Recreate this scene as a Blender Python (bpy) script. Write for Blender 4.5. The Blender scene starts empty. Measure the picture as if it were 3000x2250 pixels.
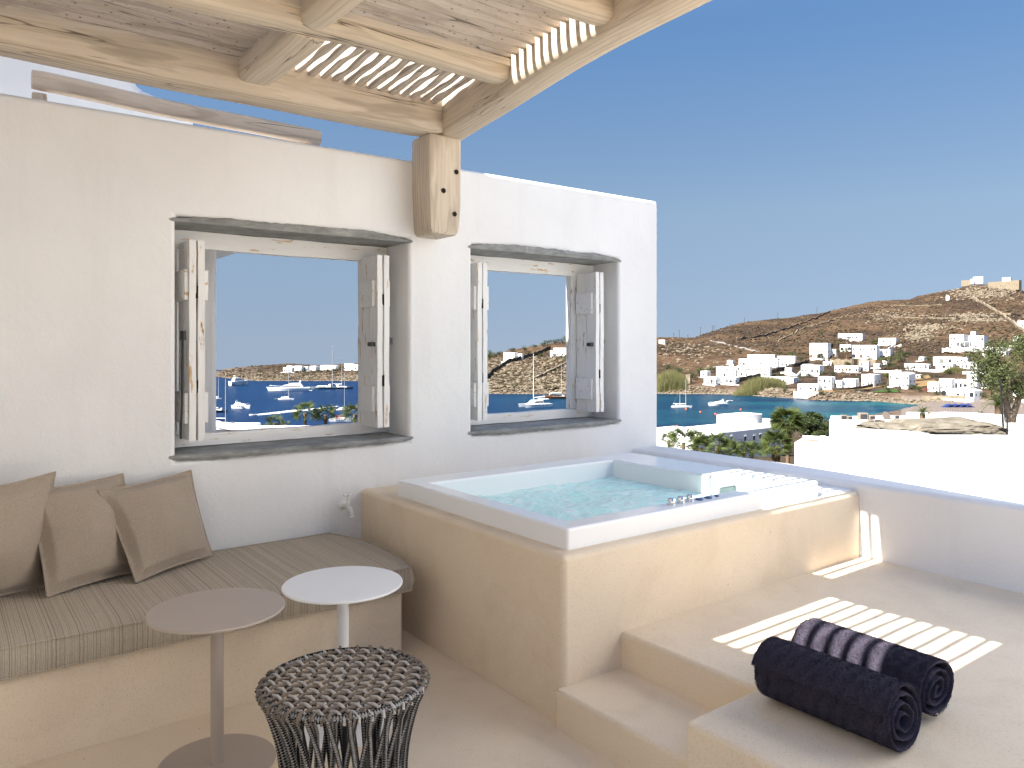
import bpy, bmesh, math, random
import numpy as np
from mathutils import Vector, Matrix, Euler
random.seed(7); rng = np.random.default_rng(11)
sc = bpy.context.scene
COL = sc.collection
# ------------------------------------------------------------------ camera
FPX, CX, CY, EYE = 2246.7, 1500.0, 1012.25, 1.61      # focal length and horizon in photograph pixels (3000 x 2250)
YAW = math.radians(37.111)
SY, CYW = math.sin(YAW), math.cos(YAW)
cam = bpy.data.cameras.new('camera'); camo = bpy.data.objects.new('camera', cam); COL.objects.link(camo)
cam.sensor_width = 36; cam.lens = FPX/3000*36; cam.shift_y = -(1125-CY)/3000
cam.clip_start = 0.05; cam.clip_end = 20000
camo.location = (0, 0, EYE); camo.rotation_euler = (math.radians(90), 0, -YAW)
sc.camera = camo
# ------------------------------------------------------------------ sky and sun
SUN = Vector((-0.90, 0.06, 1.0)).normalized()           # towards the sun
sun_el = math.asin(SUN.z); sun_az = math.atan2(SUN.x, SUN.y)
w = bpy.data.worlds.new('World'); sc.world = w; w.use_nodes = True
nt = w.node_tree; bg = nt.nodes['Background']; bg.inputs['Strength'].default_value = 0.05
sky = nt.nodes.new('ShaderNodeTexSky'); sky.sky_type = 'NISHITA'; sky.sun_disc = False
sky.sun_elevation = sun_el; sky.sun_rotation = sun_az
sky.altitude = 0; sky.air_density = 1.0; sky.dust_density = 0.3; sky.ozone_density = 3.0
tc = nt.nodes.new('ShaderNodeTexCoord'); sp = nt.nodes.new('ShaderNodeSeparateXYZ'); cb = nt.nodes.new('ShaderNodeCombineXYZ')
mx = nt.nodes.new('ShaderNodeMapRange'); mx.inputs[1].default_value = 0; mx.inputs[2].default_value = 1; mx.inputs[3].default_value = .13; mx.inputs[4].default_value = .88
nt.links.new(tc.outputs['Generated'], sp.inputs[0]); nt.links.new(sp.outputs[0], cb.inputs[0]); nt.links.new(sp.outputs[1], cb.inputs[1])
nt.links.new(sp.outputs[2], mx.inputs[0]); nt.links.new(mx.outputs[0], cb.inputs[2]); nt.links.new(cb.outputs[0], sky.inputs[0])
rp = nt.nodes.new('ShaderNodeValToRGB'); el = rp.color_ramp.elements; el[0].position = 0; el[0].color = (.455, .385, .375, 1)
el[1].position = 1; el[1].color = (1, 1, 1, 1)
for p_, c_ in ((.166, (.625, .555, .485)), (.38, (.48, .58, .625)), (.62, (1, 1, 1))): e_ = el.new(p_); e_.color = (*c_, 1)
mm = nt.nodes.new('ShaderNodeMix'); mm.data_type = 'RGBA'; mm.blend_type = 'MULTIPLY'; mm.inputs[0].default_value = 1; bg.inputs['Strength'].default_value = 0.05
nt.links.new(sp.outputs[2], rp.inputs[0]); nt.links.new(sky.outputs[0], mm.inputs[6]); nt.links.new(rp.outputs[0], mm.inputs[7])
nt.links.new(mm.outputs[2], bg.inputs['Color'])
sl = bpy.data.lights.new('sun', 'SUN'); sl.energy = 3.7; sl.angle = math.radians(0.4); sl.color = (1.0, 0.95, 0.87)
so = bpy.data.objects.new('sun', sl); COL.objects.link(so)
so.rotation_euler = SUN.to_track_quat('Z', 'Y').to_euler(); so.location = (-20, 0, 30)
sc.view_settings.view_transform = 'Standard'; sc.view_settings.look = 'None'; sc.view_settings.gamma = 1
sc.view_settings.exposure = 2.38
sc.render.engine = 'CYCLES'
try:
    sc.cycles.max_bounces = 10; sc.cycles.diffuse_bounces = 6; sc.cycles.glossy_bounces = 4
except Exception: pass

# ------------------------------------------------------------------ pixels of the photograph -> directions
def ray(px, py):
    a = (px-CX)/FPX
    return Vector((SY+a*CYW, CYW-a*SY, (CY-py)/FPX))
def atz(px, py, z): r = ray(px, py); return Vector((0, 0, EYE))+r*((z-EYE)/r.z)
def aty(px, py, y): r = ray(px, py); return Vector((0, 0, EYE))+r*(y/r.y)
def atd(px, py, d): return Vector((0, 0, EYE))+ray(px, py)*d
PXM = lambda d: d/FPX          # metres per photograph pixel at depth d

# ------------------------------------------------------------------ materials
MATS = {}
class NT:
    def __init__(s, name):
        s.m = bpy.data.materials.new(name); s.m.use_nodes = True; s.t = s.m.node_tree
        s.b = s.t.nodes['Principled BSDF']; MATS[name] = s.m
        s.out = s.t.nodes['Material Output']
    def n(s, typ, **kw):
        nd = s.t.nodes.new('ShaderNode'+typ)
        for k, v in kw.items():
            if k.startswith('i_'):
                key = k[2:]; key = int(key) if key.isdigit() else key.replace('_', ' ')
                nd.inputs[key].default_value = v
            else: setattr(nd, k, v)
        return nd
    def l(s, a, b): s.t.links.new(a, b)
    def coord(s, kind='Object', scale=(1, 1, 1), rot=(0, 0, 0)):
        c = s.n('TexCoord'); mp = s.n('Mapping'); mp.inputs['Scale'].default_value = scale; mp.inputs['Rotation'].default_value = rot
        if kind == 'World':
            g = s.n('NewGeometry'); s.l(g.outputs['Position'], mp.inputs['Vector'])
        else: s.l(c.outputs[kind], mp.inputs['Vector'])
        return mp.outputs[0]
    def noise(s, vec, scale, detail=4, rough=.55, dist=0):
        nd = s.n('TexNoise'); nd.inputs['Scale'].default_value = scale; nd.inputs['Detail'].default_value = detail
        nd.inputs['Roughness'].default_value = rough; nd.inputs['Distortion'].default_value = dist
        s.l(vec, nd.inputs['Vector']); return nd.outputs['Fac']
    def ramp(s, fac, stops, interp='LINEAR'):
        r = s.n('ValToRGB'); e = r.color_ramp.elements; r.color_ramp.interpolation = interp
        while len(e) > 1: e.remove(e[-1])
        e[0].position = stops[0][0]; e[0].color = (*stops[0][1], 1)
        for p, c in stops[1:]:
            x = e.new(p); x.color = (*c, 1)
        s.l(fac, r.inputs[0]); return r.outputs[0]
    def fr(s, fac, a, b, lo=0., hi=1.):
        r = s.n('MapRange'); r.inputs[1].default_value = a; r.inputs[2].default_value = b; r.inputs[3].default_value = lo; r.inputs[4].default_value = hi
        s.l(fac, r.inputs[0]); return r.outputs[0]
    def mix(s, fac, a, b, mode='MIX'):
        m = s.n('Mix', data_type='RGBA', blend_type=mode)
        for k, v in ((0, fac), (6, a), (7, b)):
            if isinstance(v, (int, float)): m.inputs[k].default_value = v
            elif isinstance(v, tuple): m.inputs[k].default_value = (*v, 1) if len(v) == 3 else v
            else: s.l(v, m.inputs[k])
        return m.outputs[2]
    def math(s, op, a, b=None):
        m = s.n('Math', operation=op)
        for k, v in ((0, a), (1, b)):
            if v is None: continue
            if isinstance(v, (int, float)): m.inputs[k].default_value = v
            else: s.l(v, m.inputs[k])
        return m.outputs[0]
    def bump(s, h, strength=.2, dist=.01):
        b = s.n('Bump'); b.inputs['Strength'].default_value = strength; b.inputs['Distance'].default_value = dist
        s.l(h, b.inputs['Height']); s.l(b.outputs[0], s.b.inputs['Normal'])
    def set(s, col=None, rough=.6, spec=.3, metal=0):
        if col is not None:
            if isinstance(col, tuple): s.b.inputs['Base Color'].default_value = (*col, 1)
            else: s.l(col, s.b.inputs['Base Color'])
        if isinstance(rough, (int, float)): s.b.inputs['Roughness'].default_value = rough
        else: s.l(rough, s.b.inputs['Roughness'])
        s.b.inputs['Specular IOR Level'].default_value = spec; s.b.inputs['Metallic'].default_value = metal
        return s.m

def plain(name, col, rough=.6, spec=.3, metal=0, var=.0, scale=6):
    m = NT(name)
    if var:
        f = m.noise(m.coord('World'), scale, 4)
        c = m.mix(f, tuple(max(0, v*(1-var)) for v in col), tuple(min(1, v*(1+var)) for v in col))
        return m.set(c, rough, spec, metal)
    return m.set(col, rough, spec, metal)

def build_materials():
    # white lime plaster: trowelled, faintly uneven
    m = NT('plaster'); v = m.coord('World')
    n1 = m.noise(v, 1.3, 5); n2 = m.noise(v, 60, 5, .65); n3 = m.noise(v, 9, 4, .6)
    st = m.noise(m.coord('World', (5, 5, .45)), 1.2, 5, .65)
    c = m.mix(m.fr(n1, .3, .7), (.72, .718, .712), (.785, .785, .785))
    c = m.mix(m.fr(st, .55, .75, 0, .3), c, (.65, .64, .615))
    m.set(c, .82, .25)
    h = m.math('ADD', m.math('MULTIPLY', n2, .35), m.math('MULTIPLY', n3, .8)); m.bump(h, .5, .011)
    # limewashed far houses
    m = NT('whitewash'); v = m.coord('World')
    c = m.mix(m.noise(v, .35, 4), (.74, .73, .70), (.86, .86, .85)); m.set(c, .85, .15)
    m = NT('cream_wall'); v = m.coord('World')
    c = m.mix(m.noise(v, .4, 4), (.60, .56, .48), (.74, .70, .62)); m.set(c, .85, .15)
    # beige pressed cement
    m = NT('cement'); v = m.coord('World')
    n1 = m.noise(v, .9, 5, .6); n2 = m.noise(v, 160, 4, .7); n3 = m.noise(v, 14, 5, .6); n4 = m.noise(v, 3.1, 5, .62, .4)
    c = m.mix(m.fr(n1, .32, .68), (.75, .62, .46), (.82, .70, .54))
    c = m.mix(m.fr(n4, .50, .72, 0, .38), c, (.62, .495, .345))
    c = m.mix(m.fr(n2, .55, .68, 0, .6), c, (.47, .375, .265))
    c = m.mix(m.fr(n2, .40, .28, 0, .4), c, (.86, .77, .63))
    vo = m.n('TexVoronoi'); m.l(v, vo.inputs['Vector']); vo.inputs['Scale'].default_value = 7
    c = m.mix(m.fr(vo.outputs['Distance'], .03, .018, 0, .7), c, (.14, .10, .07))
    sm = m.noise(m.coord('World', (1, 1, 1)), 1.9, 6, .7, 1.0); c = m.mix(m.fr(sm, .60, .72, 0, .22), c, (.50, .40, .29))
    m.set(c, m.fr(n3, .3, .7, .55, .8), .3)
    m.bump(m.math('ADD', m.math('MULTIPLY', n3, .7), m.math('MULTIPLY', n2, .3)), .35, .004)
    # weathered pine, grain along local X
    def wood(name, lo, mid, hi, holes=False, white=0):
        m = NT(name); oi = m.n('ObjectInfo')
        ad = m.n('VectorMath', operation='ADD'); cmb = m.n('CombineXYZ')
        for i, k in enumerate((37., 91., 13.)): m.l(m.math('MULTIPLY', oi.outputs['Random'], k), cmb.inputs[i])
        tcn = m.n('TexCoord'); m.l(tcn.outputs['Object'], ad.inputs[0]); m.l(cmb.outputs[0], ad.inputs[1])
        mp = m.n('Mapping'); mp.inputs['Scale'].default_value = (1.2, 16, 16); m.l(ad.outputs[0], mp.inputs[0])
        g = m.noise(mp.outputs[0], 1.6, 6, .62, 1.2)
        mp2 = m.n('Mapping'); mp2.inputs['Scale'].default_value = (.7, 5, 5); m.l(ad.outputs[0], mp2.inputs[0])
        wv = m.n('TexWave'); wv.wave_type = 'BANDS'; wv.bands_direction = 'Y'; wv.inputs['Scale'].default_value = 2.2; wv.inputs['Distortion'].default_value = 9
        wv.inputs['Detail'].default_value = 3; wv.inputs['Detail Scale'].default_value = .7; m.l(mp2.outputs[0], wv.inputs[0])
        big = m.noise(ad.outputs[0], 1.7, 3)
        c = m.ramp(g, [(.25, lo), (.5, mid), (.78, hi)])
        c = m.mix(m.fr(wv.outputs['Fac'], .72, .97, 0, .5), c, tuple(k*.58 for k in lo))
        c = m.mix(m.fr(big, .35, .7, 0, .45), c, mid)
        c = m.mix(m.math('MULTIPLY', oi.outputs['Random'], .42), c, tuple(k*.62 for k in lo) if holes else hi)
        mpk = m.n('Mapping'); mpk.inputs['Scale'].default_value = (.55, 9, 9); m.l(ad.outputs[0], mpk.inputs[0])
        ck = m.math('ABSOLUTE', m.math('SUBTRACT', m.noise(mpk.outputs[0], 1.1, 3, .55, .6), .5)); crk = m.math('MULTIPLY', m.fr(ck, .010, .003), m.fr(m.noise(ad.outputs[0], .9, 2), .46, .56))
        c = m.mix(m.math('MULTIPLY', crk, .8), c, tuple(k*.22 for k in lo))
        h = m.math('SUBTRACT', g, crk)
        if holes:
            vo = m.n('TexVoronoi'); mp3 = m.n('Mapping'); mp3.inputs['Scale'].default_value = (.55, 1, 1); m.l(ad.outputs[0], mp3.inputs[0]); m.l(mp3.outputs[0], vo.inputs['Vector'])
            vo.inputs['Scale'].default_value = 38
            hole = m.fr(vo.outputs['Distance'], .17, .11, 0, .75)
            c = m.mix(hole, c, (.16, .085, .035)); h = m.math('SUBTRACT', g, hole)
        if white:
            pk = m.noise(ad.outputs[0], 5.5, 6, .7, .5)
            mp4 = m.n('Mapping'); mp4.inputs['Scale'].default_value = (3, 22, 22); m.l(ad.outputs[0], mp4.inputs[0])
            pk2 = m.noise(mp4.outputs[0], 1.5, 5, .7)
            f = m.fr(m.math('ADD', m.math('MULTIPLY', pk, .3), m.math('MULTIPLY', pk2, .7)), .57, .61, 0, 1)
            c = m.mix(f, m.mix(g, (.70, .69, .67), (.82, .82, .81)), c)
        m.set(c, .72, .2); m.bump(h, .35, .003)
    wood('wood', (.38, .30, .215), (.54, .455, .355), (.66, .585, .48))
    wood('wood_slat', (.44, .37, .30), (.58, .51, .435), (.68, .62, .55), holes=True)
    wood('wood_rail', (.50, .37, .245), (.64, .50, .36), (.74, .61, .47))
    wood('paint_wood', (.42, .25, .11), (.55, .36, .18), (.66, .48, .28), white=1)
    # slate
    m = NT('slate'); v = m.coord('World', (1, 1, 3)); n1 = m.noise(v, 7, 6, .7); n2 = m.noise(v, 34, 6, .75)
    c = m.ramp(n1, [(.3, (.16, .164, .158)), (.55, (.29, .295, .285)), (.75, (.42, .42, .40))])
    c = m.mix(m.fr(n2, .6, .75, 0, .4), c, (.42, .41, .37)); m.set(c, .6, .4); m.bump(n2, .8, .012)
    # fabrics
    m = NT('pillow_cloth'); v = m.coord('Object'); n2 = m.noise(v, 330, 3, .7); n1 = m.noise(v, 5, 3)
    c = m.mix(m.fr(n2, .38, .62), (.26, .205, .155), (.41, .34, .265)); c = m.mix(m.fr(n1, .35, .7, 0, .3), c, (.37, .30, .235))
    m.set(c, .95, .1); m.b.inputs['Sheen Weight'].default_value = .25; m.bump(n2, .5, .003)
    m = NT('stripe_cloth'); v = m.coord('Object')
    sx = m.n('SeparateXYZ'); m.l(v, sx.inputs[0])
    cx = m.n('CombineXYZ'); m.l(sx.outputs[0], cx.inputs[0])
    a = m.noise(cx.outputs[0], 150, 2, .6); b = m.noise(cx.outputs[0], 9, 2)
    we = m.noise(m.coord('Object', (160, 60, 60)), 3, 3, .6); wa = m.n('TexWave', wave_type='BANDS', bands_direction='X'); wa.inputs['Scale'].default_value = 38; wa.inputs['Distortion'].default_value = .6
    m.l(v, wa.inputs[0])
    c = m.mix(m.fr(we, .3, .7), (.33, .275, .21), (.52, .45, .355))
    c = m.mix(m.fr(wa.outputs['Fac'], .2, .9, 0, .35), c, (.54, .475, .38))
    c = m.mix(m.math('MULTIPLY', m.fr(a, .52, .60), .6), c, (.13, .115, .10))
    c = m.mix(m.math('MULTIPLY', m.fr(b, .52, .62), .07), c, (.12, .10, .085))
    m.set(c, .95, .1); m.bump(m.math('ADD', we, wa.outputs['Fac']), .4, .003)
    m = NT('towel'); v = m.coord('Object'); n1 = m.noise(v, 260, 4, .75); n2 = m.noise(v, 11, 4)
    c = m.mix(m.fr(n1, .35, .65), (.017, .0155, .024), (.080, .070, .098)); c = m.mix(m.fr(n2, .4, .7, 0, .4), c, (.046, .041, .060))
    m.set(c, 1.0, .05); m.b.inputs['Sheen Weight'].default_value = .12; m.b.inputs['Sheen Roughness'].default_value = .6
    m.b.inputs['Sheen Tint'].default_value = (.55, .5, .7, 1); m.bump(n1, 1.0, .006)
    # braided cords (UV: u round, v metres along)
    def cord(name, stops, tw=1.0):
        m = NT(name); v = m.coord('UV', (3, 105, 1))
        ck = m.n('TexChecker'); ck.inputs['Scale'].default_value = 1.0
        s2 = m.n('SeparateXYZ'); m.l(v, s2.inputs[0])
        s_ = m.math('ADD', m.math('MULTIPLY', s2.outputs[0], 1.0), s2.outputs[1]); d_ = m.math('SUBTRACT', s2.outputs[1], m.math('MULTIPLY', s2.outputs[0], 1.0))
        cc = m.n('CombineXYZ'); m.l(s_, cc.inputs[0]); m.l(d_, cc.inputs[1]); m.l(cc.outputs[0], ck.inputs['Vector'])
        n = m.noise(m.coord('UV', (7, 120, 1)), 1.3, 2)
        f = m.math('ADD', m.math('MULTIPLY', ck.outputs['Fac'], .55), m.math('MULTIPLY', n, .45))
        c = m.ramp(f, stops); m.set(c, .8, .15); m.bump(f, .8, .004)
    cord('cord_dark', [(.25, (.016, .014, .013)), (.5, (.045, .038, .033)), (.68, (.085, .072, .06)), (.8, (.36, .35, .33))])
    plain('cord_taupe', (.19, .15, .115), .8, .15, var=.35, scale=60)
    plain('cord_grey', (.50, .46, .42), .7, .2, var=.35, scale=60)
    plain('black_metal', (.012, .012, .012), .45, .5)
    plain('bolt_dark', (.02, .018, .016), .8, .1)
    plain('table_taupe', (.41, .345, .29), .5, .35, var=.05, scale=3)
    plain('table_white', (.80, .80, .79), .42, .4, var=.02, scale=3)
    plain('tap_white', (.74, .73, .69), .35, .5, var=.05)
    plain('acrylic', (.86, .87, .87), .16, .5)
    plain('chrome', (.75, .76, .78), .08, .5, 1.0)
    plain('chrome_blue', (.10, .14, .24), .1, .6, .6)
    # tub water
    m = NT('tub_water'); v = m.coord('World'); n1 = m.noise(v, 5.5, 6, .68, .9); n2 = m.noise(v, 18, 5, .7, .6)
    c = m.mix(m.fr(n1, .3, .7), (.56, .94, .87), (.72, .97, .94))
    f = m.math('MULTIPLY', m.fr(n2, .50, .66), m.fr(n1, .42, .58))
    c = m.mix(f, c, (.95, .98, .97)); m.set(c, .18, .2); m.bump(n2, .35, .02)
    # sea
    m = NT('sea_water'); at = m.n('Attribute', attribute_name='tint'); v = m.coord('World', (1, 1, 1))
    n1 = m.noise(v, .22, 5, .65); n2 = m.noise(m.coord('World', (1, 1, 1)), .02, 4, .6); n3 = m.noise(v, .85, 4, .7)
    c = m.mix(m.fr(n2, .4, .62), at.outputs['Color'], tuple([.7, .78, .85]), 'MULTIPLY')
    c = m.mix(m.fr(n1, .42, .66, 0, .75), c, (.25, .42, .62), 'MULTIPLY')
    m.set(c, .35, .05); m.bump(m.math('ADD', n1, m.math('MULTIPLY', n3, .4)), .9, 1.2)
    plain('foam', (.75, .80, .83), .8, .1)
    # dry hillside
    m = NT('hillside'); v = m.coord('World'); at = m.n('Attribute', attribute_name='kind')
    n1 = m.noise(v, .012, 5, .6); n2 = m.noise(v, .16, 6, .7); n3 = m.noise(v, .9, 4, .7); n4 = m.noise(v, .045, 5, .65)
    scrub = m.ramp(n2, [(.30, (0.0148, 0.0115, 0.0084)), (.45, (0.0320, 0.0221, 0.0160)), (.58, (0.0541, 0.0344, 0.0218)), (.72, (0.0935, 0.0648, 0.0428))])
    grass = m.ramp(n2, [(.30, (0.0426, 0.0262, 0.0143)), (.5, (0.0828, 0.0517, 0.0302)), (.7, (0.1197, 0.0820, 0.0504))])
    c = m.mix(m.fr(n1, .42, .58), scrub, grass)
    c = m.mix(m.fr(n4, .60, .74, 0, .6), c, (0.0574, 0.0377, 0.0269))
    c = m.mix(m.fr(n3, .64, .74, 0, .5), c, (0.1419, 0.1181, 0.1033))
    c = m.mix(m.fr(n3, .36, .26, 0, .7), c, (0.0107, 0.0090, 0.0059))
    sep = m.n('SeparateColor'); m.l(at.outputs['Color'], sep.inputs[0])
    shore = m.ramp(n2, [(.3, (0.0574, 0.0402, 0.0286)), (.5, (0.1197, 0.0877, 0.0664)), (.7, (0.1763, 0.1427, 0.1193))])
    c = m.mix(sep.outputs[0], c, shore)
    c = m.mix(sep.outputs[1], c, m.ramp(n2, [(.35, (0.0107, 0.0148, 0.0059)), (.55, (0.0279, 0.0271, 0.0143)), (.7, (0.0853, 0.0664, 0.0403))]))
    c = m.mix(sep.outputs[2], c, (0.1763, 0.1451, 0.1252))
    m.set(c, .95, .08); m.bump(m.math('ADD', n2, m.math('MULTIPLY', n3, .35)), 1.0, 2.2)
    # rocks
    def rock(name, a, b, c3, s):
        m = NT(name); v = m.coord('World'); n1 = m.noise(v, s, 6, .7); n2 = m.noise(v, s*6, 5, .7)
        c = m.ramp(n1, [(.3, a), (.5, b), (.7, c3)]); c = m.mix(m.fr(n2, .58, .7, 0, .5), c, a)
        m.set(c, .9, .1); m.bump(m.math('ADD', n1, m.math('MULTIPLY', n2, .4)), .8, .03)
    rock('rock_near', (0.0723, 0.0612, 0.0467), (0.1445, 0.1258, 0.0978), (0.2040, 0.1870, 0.1530), 2.6)
    rock('rock_far', (0.0892, 0.0697, 0.0467), (0.1487, 0.1207, 0.0850), (0.2125, 0.1827, 0.1403), .35)
    rock('dry_stone', (0.0331, 0.0272, 0.0213), (0.0748, 0.0612, 0.0467), (0.1309, 0.1080, 0.0799), .8)
    rock('pale_stone', (0.1403, 0.1122, 0.0748), (0.2057, 0.1683, 0.1173), (0.2712, 0.2338, 0.1776), .5)
    # greenery
    def leaf(name, a, b, s, tr=.25):
        m = NT(name); v = m.coord('World'); n = m.noise(v, s, 4, .7); g = m.n('NewGeometry'); oi = m.n('ObjectInfo')
        c = m.mix(m.fr(n, .3, .7), a, b)
        c = m.mix(m.math('MULTIPLY', g.outputs['Random Per Island'], .35), c, tuple(min(1, k*1.7) for k in b))
        m.set(c, .6, .25); m.b.inputs['Transmission Weight'].default_value = 0
        tl = m.n('BsdfTranslucent'); m.l(c, tl.inputs[0]); ms = m.n('MixShader'); ms.inputs[0].default_value = tr
        m.l(m.b.outputs[0], ms.inputs[1]); m.l(tl.outputs[0], ms.inputs[2]); m.l(ms.outputs[0], m.out.inputs[0])
    leaf('leaf_palm', (0.0295, 0.0422, 0.0091), (0.0648, 0.0845, 0.0182), .9)
    leaf('leaf_palm_dry', (0.1080, 0.0693, 0.0315), (0.1836, 0.1287, 0.0686), .9)
    leaf('leaf_olive', (0.038, 0.051, 0.017), (0.094, 0.109, 0.041), 1.2)
    leaf('leaf_dark', (0.015, 0.026, 0.007), (0.041, 0.056, 0.017), .5)
    leaf('leaf_bush', (0.022, 0.036, 0.011), (0.064, 0.079, 0.026), .3)
    leaf('leaf_reed', (0.090, 0.098, 0.034), (0.203, 0.188, 0.083), .3)
    plain('bark', (.13, .10, .075), .95, .1, var=.45, scale=7)
    plain('bark_palm', (.15, .10, .065), .95, .1, var=.5, scale=5)
    plain('lawn', (.03, .06, .015), .9, .1, var=.4, scale=.4)
    plain('dry_field', (.16, .105, .05), .95, .1, var=.3, scale=.3)
    # boats and house details
    plain('gelcoat', (.80, .80, .78), .25, .5)
    plain('boat_dark', (.02, .024, .035), .2, .5)
    plain('boat_grey', (.16, .20, .20), .3, .5)
    plain('boat_brown', (.13, .055, .025), .4, .4)
    plain('boat_glass', (.015, .018, .022), .1, .6)
    plain('canvas_maroon', (.16, .03, .045), .8, .1)
    plain('canvas_blue', (.02, .035, .12), .8, .1)
    plain('canvas_white', (.75, .74, .70), .8, .1)
    plain('orange_float', (.75, .12, .03), .6, .2)
    plain('mast_alloy', (.62, .62, .62), .35, .5, .3)
    plain('rigging', (.12, .12, .13), .5, .3)
    plain('window_dark', (.025, .026, .03), .2, .5)
    plain('window_blue', (.02, .05, .15), .4, .4)
    plain('window_brown', (.12, .065, .03), .5, .3)
    plain('red_tile', (.38, .07, .03), .8, .1)
    plain('pole_wood', (.06, .045, .035), .9, .1)
    plain('cable', (.015, .015, .015), .6, .2)
    plain('ac_grey', (.20, .16, .13), .6, .3, var=.3)
    plain('asphalt', (.20, .185, .165), .9, .1, var=.2, scale=.5)
    plain('cut_wood', (.60, .42, .24), .8, .15, var=.2, scale=20)
build_materials()

# ------------------------------------------------------------------ mesh helpers
def mesh_from(name, V, F, smooth=False, uvs=None):
    me = bpy.data.meshes.new(name)
    me.from_pydata([tuple(v) for v in V], [], F)
    if smooth is True: me.polygons.foreach_set('use_smooth', [True]*len(me.polygons))
    if uvs is not None:
        ul = me.uv_layers.new(name='UVMap'); li = 0
        dat = np.empty(len(me.loops)*2, np.float32)
        for f_uv in uvs:
            for q in f_uv: dat[li] = q[0]; dat[li+1] = q[1]; li += 2
        ul.data.foreach_set('uv', dat)
    me.update(); return me
def add(name, me, mat, parent=None, loc=None, rot=None, scale=None):
    o = bpy.data.objects.new(name, me); COL.objects.link(o)
    if mat and not me.materials: me.materials.append(MATS[mat] if isinstance(mat, str) else mat)
    if loc is not None: o.location = loc
    if rot is not None: o.rotation_euler = rot
    if scale is not None: o.scale = scale
    if parent is not None: o.parent = parent
    if me.get('wn') and len(me.polygons) < 3000:
        wm_ = o.modifiers.new('wn', 'WEIGHTED_NORMAL'); wm_.keep_sharp = True; wm_.weight = 100
    return o
def empty(name, loc=(0, 0, 0), rz=0, label=None, cat=None, group=None):
    o = bpy.data.objects.new(name, None); COL.objects.link(o); o.location = loc; o.rotation_euler = (0, 0, rz)
    o.empty_display_size = .1
    return tag(o, label, cat, group)
def tag(o, label=None, cat=None, group=None, kind=None):
    if label: o['label'] = label
    if cat: o['category'] = cat
    if group: o['group'] = group
    if kind: o['kind'] = kind
    return o
def sh(me, ang=40):
    try: me.shade_smooth() if hasattr(me, 'shade_smooth') else None
    except Exception: pass
    try:
        me.set_sharp_from_angle(angle=math.radians(ang))
    except Exception: pass
    return me
def bm_mesh(name, bm, smooth=True, ang=40):
    bmesh.ops.recalc_face_normals(bm, faces=bm.faces[:])
    me = bpy.data.meshes.new(name); bm.to_mesh(me); bm.free()
    if smooth: sh(me, ang); me['wn'] = 1
    return me
def bm_box(bm, x0, x1, y0, y1, z0, z1, r=0, seg=2):
    b2 = bmesh.new(); bmesh.ops.create_cube(b2, size=1)
    for v in b2.verts: v.co = Vector(((x0+x1)/2+v.co.x*(x1-x0), (y0+y1)/2+v.co.y*(y1-y0), (z0+z1)/2+v.co.z*(z1-z0)))
    if r > 0: bmesh.ops.bevel(b2, geom=b2.edges[:], offset=r, segments=seg, profile=.5, affect='EDGES')
    t = bpy.data.meshes.new('t'); b2.to_mesh(t); b2.free(); bm.from_mesh(t); bpy.data.meshes.remove(t)
def box(name, x0, x1, y0, y1, z0, z1, mat, parent=None, r=0, seg=2, loc=None, rot=None):
    bm = bmesh.new(); bm_box(bm, x0, x1, y0, y1, z0, z1, r, seg)
    return add(name, bm_mesh(name, bm, r > 0), mat, parent, loc, rot)
def tube_data(path, rad, n=8, cap=True, uv=False):
    P = [Vector(p) for p in path]; m = len(P)
    R = rad if isinstance(rad, (list, tuple)) else [rad]*m
    V = []; F = []; UV = []
    t0 = (P[1]-P[0]).normalized(); ref = Vector((0, 0, 1)) if abs(t0.z) < .9 else Vector((1, 0, 0))
    nrm = (ref-t0*ref.dot(t0)).normalized(); L = [0]
    for i in range(1, m): L.append(L[-1]+(P[i]-P[i-1]).length)
    for i in range(m):
        t = (P[min(i+1, m-1)]-P[max(i-1, 0)]).normalized()
        nrm = (nrm-t*nrm.dot(t)).normalized(); bi = t.cross(nrm)
        for k in range(n):
            a = 2*math.pi*k/n; V.append(P[i]+(nrm*math.cos(a)+bi*math.sin(a))*R[i])
    for i in range(m-1):
        for k in range(n):
            k2 = (k+1) % n; F.append((i*n+k, i*n+k2, (i+1)*n+k2, (i+1)*n+k))
            UV.append(((k/n, L[i]), ((k+1)/n, L[i]), ((k+1)/n, L[i+1]), (k/n, L[i+1])))
    if cap:
        F.append(tuple(reversed(range(n)))); F.append(tuple((m-1)*n+k for k in range(n)))
        UV.append(tuple((0, 0) for _ in range(n))); UV.append(tuple((0, 0) for _ in range(n)))
    return V, F, UV
def tube(name, path, rad, mat, parent=None, n=8, cap=True, uv=False, loc=None):
    V, F, UV = tube_data(path, rad, n, cap)
    me = mesh_from(name, V, F, False, UV if uv else None); sh(me, 50)
    return add(name, me, mat, parent, loc)
def lathe_mesh(name, prof, n=40):
    V = []; F = []
    for r, z in prof:
        for k in range(n): a = 2*math.pi*k/n; V.append((r*math.cos(a), r*math.sin(a), z))
    for i in range(len(prof)-1):
        for k in range(n): k2 = (k+1) % n; F.append((i*n+k, i*n+k2, (i+1)*n+k2, (i+1)*n+k))
    F.append(tuple(reversed(range(n)))); F.append(tuple((len(prof)-1)*n+k for k in range(n)))
    return sh(mesh_from(name, V, F), 35)
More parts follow.
